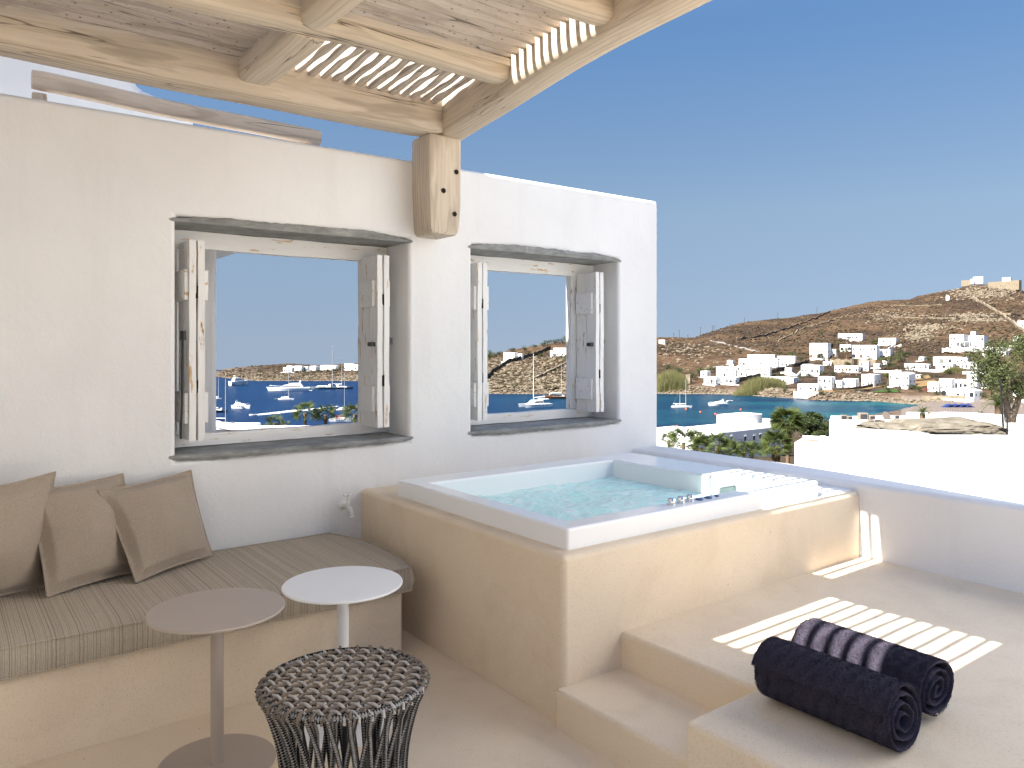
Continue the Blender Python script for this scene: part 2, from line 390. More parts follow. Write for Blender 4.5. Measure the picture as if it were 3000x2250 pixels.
# value noise for modelling
def _h(ix, iy, s):
    n = (ix.astype(np.int64)*374761393+iy.astype(np.int64)*668265263+s*1442695) & 0xffffffff
    n = ((n ^ (n >> 13))*1274126177) & 0xffffffff
    return ((n ^ (n >> 16)) & 0xffff)/65535.0
def vnoise(x, y, s=0):
    x = np.asarray(x, float); y = np.asarray(y, float); ix = np.floor(x); iy = np.floor(y); fx = x-ix; fy = y-iy
    fx = fx*fx*(3-2*fx); fy = fy*fy*(3-2*fy)
    a = _h(ix, iy, s); b = _h(ix+1, iy, s); c = _h(ix, iy+1, s); d = _h(ix+1, iy+1, s)
    return (a*(1-fx)+b*fx)*(1-fy)+(c*(1-fx)+d*fx)*fy
def fbm(x, y, s=0, o=4, g=.5):
    t = 0; a = 1; n = 0
    for i in range(o): t = t+a*vnoise(x*2**i+17*i, y*2**i+9*i, s+i); n += a; a *= g
    return t/n
# ================================================================== the terrace
W = 4.37           # face of the window wall
def cells(name, us, vs, solid, w0, w1, axis, r=0.02, seg=3, sub=None):
    """extruded plan made of grid cells; axis = extrusion axis ('y' or 'z')"""
    nu, nv = len(us)-1, len(vs)-1; bm = bmesh.new(); vd = {}
    def vt(i, j, k):
        if (i, j, k) not in vd:
            w_ = (w0, w1)[k]
            vd[(i, j, k)] = bm.verts.new((us[i], w_, vs[j]) if axis == 'y' else (us[i], vs[j], w_))
        return vd[(i, j, k)]
    S = lambda i, j: 0 <= i < nu and 0 <= j < nv and solid(i, j)
    for i in range(nu):
        for j in range(nv):
            if not S(i, j): continue
            for k in (0, 1): bm.faces.new([vt(i, j, k), vt(i+1, j, k), vt(i+1, j+1, k), vt(i, j+1, k)])
            for (di, dj, a, b) in ((-1, 0, (i, j), (i, j+1)), (1, 0, (i+1, j), (i+1, j+1)), (0, -1, (i, j), (i+1, j)), (0, 1, (i, j+1), (i+1, j+1))):
                if not S(i+di, j+dj): bm.faces.new([vt(*a, 0), vt(*b, 0), vt(*b, 1), vt(*a, 1)])
    bmesh.ops.recalc_face_normals(bm, faces=bm.faces[:])
    if r:
        bmesh.ops.dissolve_limit(bm, angle_limit=.01, verts=bm.verts[:], edges=bm.edges[:])
        ed = [e for e in bm.edges if len(e.link_faces) == 2 and e.calc_face_angle(0) > .5]
        bmesh.ops.bevel(bm, geom=ed, offset=r, segments=seg, profile=.5, affect='EDGES', clamp_overlap=True)
    return bm_mesh(name, bm, True, 45)

floor = box('terrace_floor', -6, 2.3, -4, W+.1, -.25, 0, 'cement'); tag(floor, kind='structure')
tbase = box('terrace_base', -6, 4.84, -4, W+.34, -7, -.254, 'plaster'); tag(tbase, kind='structure')
# ---- window wall
wall = empty('window_wall', (2, W, 0), 0, 'white plastered terrace wall with two square openings and timber shutters', 'wall')
def wparent(o): o.parent = wall; o.matrix_parent_inverse = Matrix.Translation((-2, -W, 0)); return o
WX = [(1.044, 2.466), (2.962, 4.372)]; ZB, ZT = 1.02, 2.277
us = [-6, WX[0][0], WX[0][1], WX[1][0], WX[1][1], 4.835]; vs = [-.2, ZB-.03, ZT+.03, 2.815]
wparent(add('wall_body', cells('wall_body', us, vs, lambda i, j: not (j == 1 and i in (1, 3)), W, W+.36, 'y', .028, 4), 'plaster'))
def stone_slab(name, x0, x1, y0, y1, z0, z1, seed, proud):
    nx = 46; V = []; F = []
    r2 = np.random.default_rng(seed); j = np.cumsum(r2.normal(0, .35, nx+1)); j -= np.linspace(j[0], j[-1], nx+1); j /= max(1, np.abs(j).max())
    n1 = r2.uniform(-1, 1, nx+1); n2 = r2.uniform(-1, 1, nx+1)
    for i in range(nx+1):
        x = x0+(x1-x0)*i/nx; e = min(1, 6*min(i, nx-i)/nx)          # thins out towards the ends
        f = y0-proud*(.55+.45*j[i])*e
        t = (z1-z0)
        if name == 'sill': zz1 = z1; zz0 = z0+t*(.42*(1-e))+.008*j[i]+.004*n1[i]
        else: zz0 = z0; zz1 = z1-t*(.6*(1-e))+.008*j[i]+.004*n1[i]
        zm = (zz0+zz1)/2
        V += [(x, y1, zz0), (x, f+.006+.003*n2[i], zz0), (x, f+.004*n1[i], zm), (x, f+.006+.003*n1[i], zz1), (x, y1, zz1)]
    for i in range(nx):
        for k in range(5): k2 = (k+1) % 5; F.append((i*5+k, i*5+k2, i*5+5+k2, i*5+5+k))
    F.append((0, 1, 2, 3, 4)); F.append(tuple(nx*5+k for k in (4, 3, 2, 1, 0)))
    bm = bmesh.new(); t = mesh_from('t', V, F); bm.from_mesh(t); bpy.data.meshes.remove(t)
    return wparent(add(name, bm_mesh(name, bm, True, 25), 'slate'))
def plank_mesh(L, wd, th, seed, wav=.004):
    """board along local X, thickness Y, height Z; hand-worked wavy edge"""
    n = 22; r2 = np.random.default_rng(seed); ph = r2.uniform(0, 6.3, 6); V = []; F = []
    for i in range(n+1):
        x = L*i/n; s = x*9
        a = wav*(math.sin(s+ph[0])+.6*math.sin(2.3*s+ph[1])); b = wav*(math.sin(1.3*s+ph[2])+.6*math.sin(2.9*s+ph[3])); c = .4*wav*math.sin(1.7*s+ph[4])
        V += [(x, -th/2+c, a), (x, th/2+c, a), (x, th/2+c, wd+b), (x, -th/2+c, wd+b)]
    for i in range(n):
        for k in range(4): k2 = (k+1) % 4; F.append((i*4+k, i*4+k2, i*4+4+k2, i*4+4+k))
    F.append((3, 2, 1, 0)); F.append(tuple(n*4+k for k in (0, 1, 2, 3)))
    me = mesh_from('plank', V, F); bm = bmesh.new(); bm.from_mesh(me)
    bmesh.ops.recalc_face_normals(bm, faces=bm.faces[:]); bm.to_mesh(me); bm.free(); return me
for wi, (x0, x1) in enumerate(WX):
    stone_slab('lintel', x0-.035, x1+.03, W-.004, W+.335, ZT, ZT+.046, 3+wi, .026)
    stone_slab('sill', x0-.035, x1+.035, W-.004, W+.335, ZB-.036, ZB, 8+wi, .04)
    # timber lining at the back of the opening: four members
    yb0, yb1 = W+.285, W+.35
    fr = wparent(empty('window_frame', (x0, W, ZB))); fr.location = (x0, W, ZB)
    def member(p, L, wd, th, vert=False, nm='frame_member', s=0):
        o = add(nm, plank_mesh(L, wd, th, 40+wi*9+s, .0012), 'paint_wood', fr); o.location = Vector(p)-Vector((x0, W, ZB))
        if vert: o.rotation_euler = (0, -math.pi/2, 0)
        return o
    yc = (yb0+yb1)/2
    member((x0+.004, yc, ZB+.006), x1-x0-.008, .070, .065, s=1); member((x0+.004, yc, 2.172), x1-x0-.008, .10, .065, s=2)
    member((x0+.076, yc, ZB+.078), 1.09, .072, .060, True, s=3); member((x1-(.118 if wi == 0 else .178), yc, ZB+.078), 1.09, .072, .060, True, s=4)
    member((x1-.004, yc, ZB+.078), 1.09, .110 if wi == 0 else .17, .052, True, s=5)
    # folded shutters: two leaves at each side, boards upright, battens across
    zl0, zl1 = 1.085, 2.19; dl = .232
    for side, xs in (('l', (x0+.082, x0+.128)), ('r', (x1-.198, x1-.150))):
        for li, xl in enumerate(xs):
            lf = wparent(empty('shutter', (xl, W+.05, zl0)))
            lf.location = (xl, W+.05, zl0)
            # lf local frame: X along +y (depth), leaf lies in the plane x = xl
            nb = 2
            for bi in range(nb):
                pm = plank_mesh(zl1-zl0, dl/nb-.004, .036, 70+wi*20+bi+li*3+(side == 'r')*7, .0018)
                o = add('plank', pm, 'paint_wood', lf); o.location = (.018, bi*dl/nb+dl/nb-.004 if False else bi*dl/nb, 0)
                o.rotation_euler = Euler((0, -math.pi/2, 0)); o.rotation_euler = Matrix(((0, 1, 0), (0, 0, 1), (1, 0, 0))).to_euler()
            sgn = -1 if li == 0 else 1
            for zb in (.20, .88):
                bt = box('batten', -.011, .011, .012 if side == 'l' else .03, dl-.015, -.085, .085, 'paint_wood', lf, .003, 1)
                bt.location = (.018+sgn*.0292, 0, zb-.02)
            for zb in (.30, .82):
                h = box('hinge', -.006, .006, -.010, .012, -.035, .035, 'bolt_dark', lf, .002, 1); h.location = (.038 if li == 0 else -.003, .01, zb)
        # latch bar through the leaves
        if side == 'r':
            la = wparent(box('latch', xs[0]-.035, xs[0]-.001, W+.075, W+.125, 1.605, 1.632, 'black_metal', None, .003, 1))
            lb = wparent(box('latch', xs[1]+.038, xs[1]+.075, W+.075, W+.10, 1.625, 1.66, 'black_metal', None, .003, 1))
        elif wi == 0:
            V = [(x0+.05, W+.06, 1.67), (x0+.048, W+.055, 1.5), (x0+.045, W+.05, 1.3), (x0+.04, W+.06, 1.1)]
            wparent(tube('hook', V, [.007, .007, .006, .006], 'black_metal')); wparent(tube('hook', [(x0+.05, W+.05, 1.64), (x0+.05, W+.05, 1.69)], .016, 'black_metal'))
        for o in wall.children:
            pass
# ---- tub plinth, landing and step (masonry)
plin = empty('tub_plinth', (2.13, 2.455, 0), 0, 'beige cement plinth around the hot tub with landing and step', 'plinth')
def pp(o, par, L): o.parent = par; o.matrix_parent_inverse = Matrix.Translation(-Vector(L)); return o
P0 = (2.13, 2.455, 0)
pp(add('plinth_body', cells('plinth_body', [2.13, 2.29, 4.02, 4.535], [2.455, 2.61, 3.87, W+.02], lambda i, j: not (i == 1 and j == 1), -.02, .718, 'z', .028, 4), 'cement'), plin, P0)
pp(add('landing', cells('landing', [2.065, 2.475, 4.55], [-4, 1.745, 2.475], lambda i, j: not (i == 0 and j == 1), -.02, .322, 'z', .020, 4), 'cement'), plin, P0)
pp(add('step', cells('step', [2.10, 2.50], [1.72, 2.48], lambda i, j: True, -.02, .162, 'z', .018, 3), 'cement'), plin, P0)
# ---- parapet
par = add('parapet', cells('parapet', [4.52, 4.858], [-4, W+.05], lambda i, j: True, -.3, .775, 'z', .035, 4), 'plaster')
tag(par, 'low white parapet with rounded top beside the hot tub and landing', 'parapet')
# white ledge strip between tub rim and parapet
pp(box('ledge', 4.19, 4.53, 2.50, W, .70, .7245, 'plaster', None, .004, 1), plin, P0)
# ---- house to the left (only its light and shade reach the picture)
house = empty('house', (-3, 0, 0), 0, 'white house block with flat roof beside the pergola', 'house')
pp(box('wall_body', -6, -.62, -.2, W-.002, -.02, 3.0, 'plaster', None, .03, 3), house, (-3, 0, 0))
pp(box('roof', -6, .03, -.25, W+.30, 3.004, 3.20, 'plaster', None, .03, 3), house, (-3, 0, 0))
pp(box('upper_sun_block', -6, -.62, 3.32, 4.355, 3.204, 5.30, 'plaster', None, .03, 3), house, (-3, 0, 0))  # added out of view to keep sun off the left slat panel
pp(box('tall_sun_block', -6, -.62, 4.36, 5.25, 3.204, 6.95, 'plaster', None, .03, 3), house, (-3, 0, 0))  # unseen block, added to shade the top of the window wall

# ---- pergola
perg = empty('pergola', (2.6, 4.2, 2.3), 0, 'timber pergola of rough beams with panels of slats overhead', 'pergola')
PL = (2.6, 4.2, 2.3)
def beam(name, p0, p1, wd, ht, mat='wood', seed=0, e=.45, wob=.03, taper=1.0, n=20, m=34):
    p0 = Vector(p0); p1 = Vector(p1); d = p1-p0; L = d.length; r2 = np.random.default_rng(seed); ph = r2.uniform(0, 6.3, 8); V = []; F = []
    for i in range(m+1):
        x = L*i/m; s = x*1.5; k = 1+(taper-1)*i/m
        e_ = .06 if i in (0, m) else 0
        oy = wob*.35*(math.sin(s+ph[0])+.5*math.sin(2.1*s+ph[1])); oz = wob*.35*(math.sin(1.2*s+ph[2])+.5*math.sin(2.7*s+ph[3]))
        for j in range(n):
            a = 2*math.pi*(j+.5)/n; c, q = math.cos(a), math.sin(a)
            rr = 1+wob*.5*math.sin(3*a+s*1.3+ph[4])+wob*.4*math.sin(2*a-s*2+ph[5])
            y = math.copysign(abs(c)**e, c)*wd/2*k*rr*(1-e_); z = math.copysign(abs(q)**e, q)*ht/2*k*rr*(1-e_)
            V.append((x, y+oy, z+oz))
    for i in range(m):
        for j in range(n): j2 = (j+1) % n; F.append((i*n+j, i*n+j2, (i+1)*n+j2, (i+1)*n+j))
    F.append(tuple(reversed(range(n)))); F.append(tuple(m*n+j for j in range(n)))
    me = sh(mesh_from(name, V, F), 60)
    o = add(name, me, mat); o.location = p0; o.rotation_euler = (0, -math.atan2(d.z, math.hypot(d.x, d.y)), math.atan2(d.y, d.x))
    return o
def pg(o): return pp(o, perg, PL)
BX = lambda y: 2.535+.128*(y-3.19)             # centre line of the skewed edge beam
pg(beam('beam', (-.5, 4.215, 3.075), (BX(4.2)-.09, 4.215, 3.075), .235, .25, seed=1, wob=.018, e=.38))
pg(beam('beam', (BX(4.36), 4.36, 3.075), (BX(.35), .35, 3.10), .205, .255, seed=2, wob=.035, e=.42, m=60))
YB = [4.215, 3.30, 2.40, 1.44, .50]
for i, y in enumerate(YB[1:]):
    pg(beam('beam', (-.3, y, 3.095), (BX(y)-.085, y+.02, 3.095), .15, .17, seed=11+i, wob=.03, e=.6 if i else .5))
XC = [(1.375, .175), (.14, .17)]
RX = lambda r_, ci: XC[ci][0]-(.02 if (r_ and ci == 0) else 0)-(.06 if (r_ == 2 and ci == 0) else 0)
RW = lambda r_, ci: XC[ci][1]*(1 if r_ == 0 else .8)
for r_ in range(len(YB)-1):
    ya, yb = YB[r_]-(.105 if r_ == 0 else .07), YB[r_+1]+.07
    for ci in (0, 1):
        pg(beam('rafter', (RX(r_, ci), ya+.02, 3.09), (RX(r_, ci), yb-.02, 3.09), RW(r_, ci), .16, seed=31+r_*3+ci, wob=.02, e=.38 if r_ == 0 else .7, m=14))
PITCH = .0708; SW, SH = .029, .064; ZS = 3.118
VAR = {}
def slat(x, y, L, along, k):
    key = (round(L, 1), k % 7)
    if key not in VAR: VAR[key] = plank_mesh(key[0], SH, SW, 200+len(VAR), .0042)
    o = add('slat', VAR[key], 'wood_slat'); o.location = (x, y, ZS+random.uniform(-.003, .003)); o.scale = (L/key[0], 1, 1)
    if along == 'y': o.rotation_euler = (0, 0, math.pi/2)
    return pg(o)
for r_ in range(len(YB)-1):
    y1, y0 = YB[r_]-(.10 if r_ == 0 else .065), YB[r_+1]+.065
    for ci in (0, 1):
        xa, xb = ((RX(r_, 0)+RW(r_, 0)/2-.012, None), (RX(r_, 1)+RW(r_, 1)/2-.012, RX(r_, 0)-RW(r_, 0)/2+.012))[ci]
        xr = BX((y0+y1)/2)-.10 if xb is None else xb
        if (r_+ci) % 2 == 0:                 # slats run away from the wall (y); they fan out to follow the skewed beam
            e0 = BX(y0)-.112 if xb is None else xb; e1_ = BX(y1)-.112 if xb is None else xb; n = int(round((xr-xa)/PITCH))
            for k in range(n):
                f_ = (k+.30)/n; xs0 = xa+(e0-xa)*f_; xs1 = xa+(e1_-xa)*f_; o = slat(xs0, y0-.01, y1-y0+.02, 'y', k); o.rotation_euler = (0, 0, math.pi/2-math.atan2(xs1-xs0, y1-y0))
        else:
            n = int(round((y1-y0+.02)/PITCH)); pt = (y1-y0-.012)/(n-1)
            for k in range(n):
                y = y0+.006+pt*k+random.uniform(-.002, .002); xe = (BX(y)-.088) if xb is None else xb
                slat(xa-.01, y, xe-xa+.02, 'x', k)
    # ledger strips that carry the slats
    for y, s in ((y1, -1), (y0, 1)):
        pg(beam('ledger', (.23, y+s*.004, 3.098), (BX(y)-.10, y+s*.004, 3.098), .022, .04, seed=90+r_, wob=.01, e=.3, m=10))
# post on the wall
bm = bmesh.new()
prof = [(-.115, 0.04), (-.10, .0), (.085, 0), (.105, .05), (.118, .2), (.12, .64), (-.125, .64), (-.128, .3)]
f0 = [bm.verts.new((x, 0, z)) for x, z in prof]; f1 = [bm.verts.new((x*.98, .24, z)) for x, z in prof]
for k in range(8): bm.faces.new((f0[k], f0[(k+1) % 8], f1[(k+1) % 8], f1[k]))
bm.faces.new(f0); bm.faces.new(list(reversed(f1)))
bmesh.ops.recalc_face_normals(bm, faces=bm.faces[:]); bmesh.ops.bevel(bm, geom=bm.edges[:], offset=.022, segments=2, profile=.5, affect='EDGES')
bmesh.ops.rotate(bm, verts=bm.verts[:], cent=(0, 0, 0), matrix=Matrix.Rotation(-math.pi/2, 3, 'Y'))   # grain along local X
post = pg(add('post', bm_mesh('post', bm, True, 30), 'wood')); post.location = (2.618, W-.215, 2.315); post.rotation_euler = (0, math.pi/2, 0)
for (bx_, bz) in ((.075, .412), (-.022, .28), (.062, .14)):
    o = add('bolt_hole', lathe_mesh('bolt_hole', [(.014, -.004), (.016, .0), (.016, .003), (.013, .003)], 16), 'bolt_dark'); o.location = (2.618+bx_, W-.2165, 2.315+bz); o.rotation_euler = (math.pi/2, 0, 0); pg(o)

# ================================================================== furniture
# ---- masonry bench with striped cushion
bench = add('masonry_bench', cells('masonry_bench', [-.6, 1.93], [3.47, W+.02], lambda i, j: True, -.02, .355, 'z', .03, 4), 'cement')
tag(bench, 'beige cement bench built along the foot of the white wall', 'bench')
def cushion():
    bm = bmesh.new(); x0, x1, y0, y1, z0, z1 = -.58, 1.955, 3.435, W-.015, .357, .488
    nx, ny = 60, 14; top = {}; bot = {}
    def edge(x, y):
        t = (y-y0)/(y1-y0); bow = .055*math.sin(math.pi*min(1, max(0, t)))-.05*max(0, t-.75)/.25
        return x+(bow if x > x1-.3 else 0)*((x-(x1-.3))/.3 if x > x1-.3 else 0)
    for i in range(nx+1):
        for j in range(ny+1):
            x = x0+(x1-x0)*i/nx; y = y0+(y1-y0)*j/ny
            e = min((x1-x)/.10, (y-y0)/.08, (y1-y)/.08, 1); crown = .016*min(1, max(0, e))**.5+.004*float(fbm(x*3, y*3, 5))
            top[i, j] = bm.verts.new((edge(x, y), y, z1-.014+crown)); bot[i, j] = bm.verts.new((edge(x, y), y, z0))
    for i in range(nx):
        for j in range(ny):
            bm.faces.new((top[i, j], top[i+1, j], top[i+1, j+1], top[i, j+1])); bm.faces.new((bot[i, j], bot[i, j+1], bot[i+1, j+1], bot[i+1, j]))
    ring = [(i, 0) for i in range(nx)]+[(nx, j) for j in range(ny)]+[(i, ny) for i in range(nx, 0, -1)]+[(0, j) for j in range(ny, 0, -1)]
    mid = []
    for q, (i, j) in enumerate(ring):
        c = (top[i, j].co+bot[i, j].co)/2; d = Vector((0, 0, 0))
        if j == 0: d.y -= .012
        if j == ny: d.y += .004
        if i == nx: d.x += .012
        mid.append(bm.verts.new(c+d))
    for q in range(len(ring)):
        a, b = ring[q], ring[(q+1) % len(ring)]; m0, m1 = mid[q], mid[(q+1) % len(ring)]
        bm.faces.new((bot[a], bot[b], m1, m0)); bm.faces.new((m0, m1, top[b], top[a]))
    tp = [top[k].co.copy()+Vector((0, -.004 if k[1] == 0 else 0, .001)) for k in ring]; bp = [bot[k].co.copy()+Vector((0, -.004 if k[1] == 0 else 0, .005)) for k in ring]
    o = add('bench_cushion', bm_mesh('bench_cushion', bm, True, 60), 'stripe_cloth')
    tag(o, 'long striped taupe seat cushion lying on the cement bench', 'cushion')
    for nm, P in (('piping', tp), ('piping', bp)):
        tube(nm, P+[P[0]], .0045, 'stripe_cloth', o, 6, False)
cushion()
def solve_t(px, py, P, L, far=True):
    """point on the sight line (px, py) at distance L from P"""
    O = Vector((0, 0, EYE)); d = ray(px, py); q = O-P; a = d.dot(d); b = 2*d.dot(q); c = q.dot(q)-L*L; D = b*b-4*a*c
    t = (-b+(1 if far else -1)*math.sqrt(max(0, D)))/(2*a); return O+d*t
def pillow(BL, BR, TR, TL, th, label, seed):
    n = 30; C = (BL+BR+TR+TL)/4; X = ((BR-BL)+(TR-TL)).normalized(); Y = ((TL-BL)+(TR-BR)); Y = (Y-X*Y.dot(X)).normalized(); N = X.cross(Y)
    r2 = np.random.default_rng(seed); V = []; F = []; o_ = [r2.uniform(0, 50), r2.uniform(0, 50)]
    def P(u, v, s):
        pin = .030*(1-(2*u-1)**2)      # edges drawn in between corners
        pv = .030*(1-(2*v-1)**2)
        uu = u+(pv*(1 if u < .5 else -1))*abs(2*u-1)**2; vv = v+(pin*(1 if v < .5 else -1))*abs(2*v-1)**2
        p = BL*(1-uu)*(1-vv)+BR*uu*(1-vv)+TR*uu*vv+TL*(1-uu)*vv
        eu = min(u, 1-u); ev = min(v, 1-v); b = (min(1, eu/.42)**.5)*(min(1, ev/.42)**.5)
        if eu < .045 or ev < .045: b *= .18
        wr = .010*(float(fbm(u*5+o_[0], v*5+o_[1], seed, 3))-.5)+.012*math.sin(9*u+3*v+seed)*max(0, .25-ev)*4*(v < .5)*.5
        return p+N*s*(b*th/2+(wr if b > .1 else 0)+.003)
    for s in (1, -1):
        for i in range(n+1):
            for j in range(n+1): V.append(P(i/n, j/n, s)-C)
    m = (n+1)**2
    for i in range(n):
        for j in range(n):
            a = i*(n+1)+j; F.append((a, a+n+1, a+n+2, a+1)); F.append((m+a, m+a+1, m+a+n+2, m+a+n+1))
    edge = [(i, 0) for i in range(n)]+[(n, j) for j in range(n)]+[(i, n) for i in range(n, 0, -1)]+[(0, j) for j in range(n, 0, -1)]
    for q in range(len(edge)):
        a, b = edge[q], edge[(q+1) % len(edge)]; ia = a[0]*(n+1)+a[1]; ib = b[0]*(n+1)+b[1]; F.append((ia, m+ia, m+ib, ib))
    bm = bmesh.new(); t = mesh_from('t', V, F); bm.from_mesh(t); bpy.data.meshes.remove(t)
    o = add('pillow', bm_mesh('pillow', bm, True, 75), 'pillow_cloth', None, C)
    pts = [P(i/n, j/n, 0)-C+(P(i/n, j/n, 0)-C).normalized()*.004 for i, j in edge]
    tube('piping', pts+[pts[0]], .0055, 'pillow_cloth', o, 6, False)
    return tag(o, label, 'pillow', None)
ZSEAT = .502
def lean(px, py, P, L):
    """upper corner of a pillow: on its sight line, L away from the lower corner, or where the line meets the wall"""
    q = solve_t(px, py, P, L, True); return aty(px, py, W-.045) if q.y > W-.045 else q
b3l, b3r = atz(400, 1704, ZSEAT), atz(637, 1624, ZSEAT)
b3r = b3l+(b3r-b3l).normalized()*.47
pillow(b3l, b3r+Vector((0, 0, .01)), lean(558, 1380, b3r, .49), lean(290, 1440, b3l, .48), .21, 'taupe throw pillow at the open end of the row on the bench', 1)
b2l = atz(140, 1746, ZSEAT); b2r = b2l+Vector((.88, .36, 0)).normalized()*.47
pillow(b2l, b2r, lean(358, 1390, b2r, .50), lean(75, 1438, b2l, .49), .21, 'taupe throw pillow leaning between the two other pillows', 2)
b1l = Vector((-.04, 3.95, ZSEAT)); b1r = b1l+Vector((.90, .32, 0)).normalized()*.48
tr1 = lean(160, 1385, b1r, .50)
pillow(b1l, b1r, tr1, tr1-(b1r-b1l)+Vector((0, -.10, -.02)), .21, 'taupe throw pillow with its far half hidden behind the middle pillow', 3)
# ---- side tables
def table(loc, mat, label):
    t = empty('side_table', loc, 0, label, 'table', None)
    add('table_top', lathe_mesh('table_top', [(.2, .588), (.243, .588), (.2505, .591), (.2515, .5955), (.249, .600), (.24, .601), (.02, .601)], 72), mat, t)
    add('column', lathe_mesh('column', [(.024, .008), (.024, .588)], 28), mat, t)
    add('base', lathe_mesh('base', [(.215, .0), (.2165, .004), (.215, .008), (.20, .010), (.03, .0105)], 72), mat, t)
    add('glide', lathe_mesh('glide', [(.212, -.001), (.214, .0)], 48), 'black_metal', t)
    return t
table((.875, 3.035, .001), 'table_taupe', 'round taupe metal side table beside the cushioned bench')
table((1.395, 3.035, .001), 'table_white', 'round white metal side table between bench and tub plinth')
# ---- rope stool
def stool():
    c = Vector((1.141, 2.469, 0)); t = empty('rope_stool', c, 0, 'round stool woven from dark speckled and taupe rope', 'stool')
    R, ZR = .272, .445; 
    def ringp(r, z, n=72): return [(r*math.cos(2*math.pi*k/n), r*math.sin(2*math.pi*k/n), z) for k in range(n+1)]
    tube('rim', ringp(R, ZR), .013, 'cord_dark', t, 12, False, True); tube('base_ring', ringp(.205, .012), .010, 'black_metal', t, 8, False)
    for k in range(4):
        a = 2*math.pi*(k+.35)/4; tube('leg', [(.255*math.cos(a), .255*math.sin(a), .43), (.19*math.cos(a), .19*math.sin(a), .2), (.2*math.cos(a), .2*math.sin(a), .012)], .009, 'black_metal', t, 8)
    tube('leg', [(0, 0, .425), (0, 0, .012)], .010, 'black_metal', t, 8)
    # seat: two sets of cords over and under each other
    th = math.radians(8); e1 = Vector((math.cos(th), math.sin(th), 0)); e2 = Vector((-math.sin(th), math.cos(th), 0)); sp_ = .0385
    for fam, (a_, b_, mat) in enumerate(((e1, e2, 'cord_taupe'), (e2, e1, 'cord_grey'))):
        for k in range(-6, 7):
            off = k*sp_; h = math.sqrt(max(0, R*R-off*off))
            if h < .07: continue
            P = []; a0 = h+.012; N = 40
            P.append(b_*off+a_*(-a0-.003)+Vector((0, 0, ZR-.014))); P.append(b_*off+a_*(-a0-.002)+Vector((0, 0, ZR+.004)))
            for i in range(N+1):
                s = -h+.004+(2*h-.008)*i/N; idx = s/sp_+.0
                ph_ = math.cos(math.pi*(idx+k)) if fam == 0 else -math.cos(math.pi*(idx+k))
                P.append(b_*off+a_*s+Vector((0, 0, ZR+.009+.0038*ph_-.012*(1-abs(s)/R)*(1-abs(off)/R))))
            P.append(b_*off+a_*(a0+.002)+Vector((0, 0, ZR+.004))); P.append(b_*off+a_*(a0+.003)+Vector((0, 0, ZR-.014)))
            tube('seat_cord', P, .0052, mat, t, 8, True, True)
            for sg in ((-1, 1) if fam == 0 else ()):     # turns of the cord round the rim
                ctr = b_*off+a_*(sg*h)+Vector((0, 0, ZR)); rd = ctr.copy(); rd.z = 0; rd.normalize(); tg = Vector((-rd.y, rd.x, 0))
                tube('wrap', [ctr+tg*(.012)+(rd*math.cos(q)+Vector((0, 0, math.sin(q))))*.0165 for q in np.linspace(-2.6, 2.2, 12)], .0052, 'cord_taupe', t, 7, True, True)
    # sides: speckled cords from rim to base, leaning both ways
    n = 54
    for k in range(n):
        a0 = 2*math.pi*k/n; tw = (.30 if k % 2 else -.26)+random.uniform(-.05, .05); Rt, Rb = R+.004, .207
        P = []
        for i in range(15):
            q = i/14; a = a0+tw*q
            if i == 0: P.append((Rt*.955*math.cos(a0), Rt*.955*math.sin(a0), ZR+.008)); continue
            rr = Rt+(Rb-Rt)*q-.028*math.sin(math.pi*q)+(.004 if k % 2 else -.004); z = ZR+.006-(ZR-.01)*q
            if i == 1: rr = Rt+.012; z = ZR+.004
            P.append((rr*math.cos(a), rr*math.sin(a), z))
        tube('side_cord', P, .0088, 'cord_dark', t, 8, True, True)
stool()
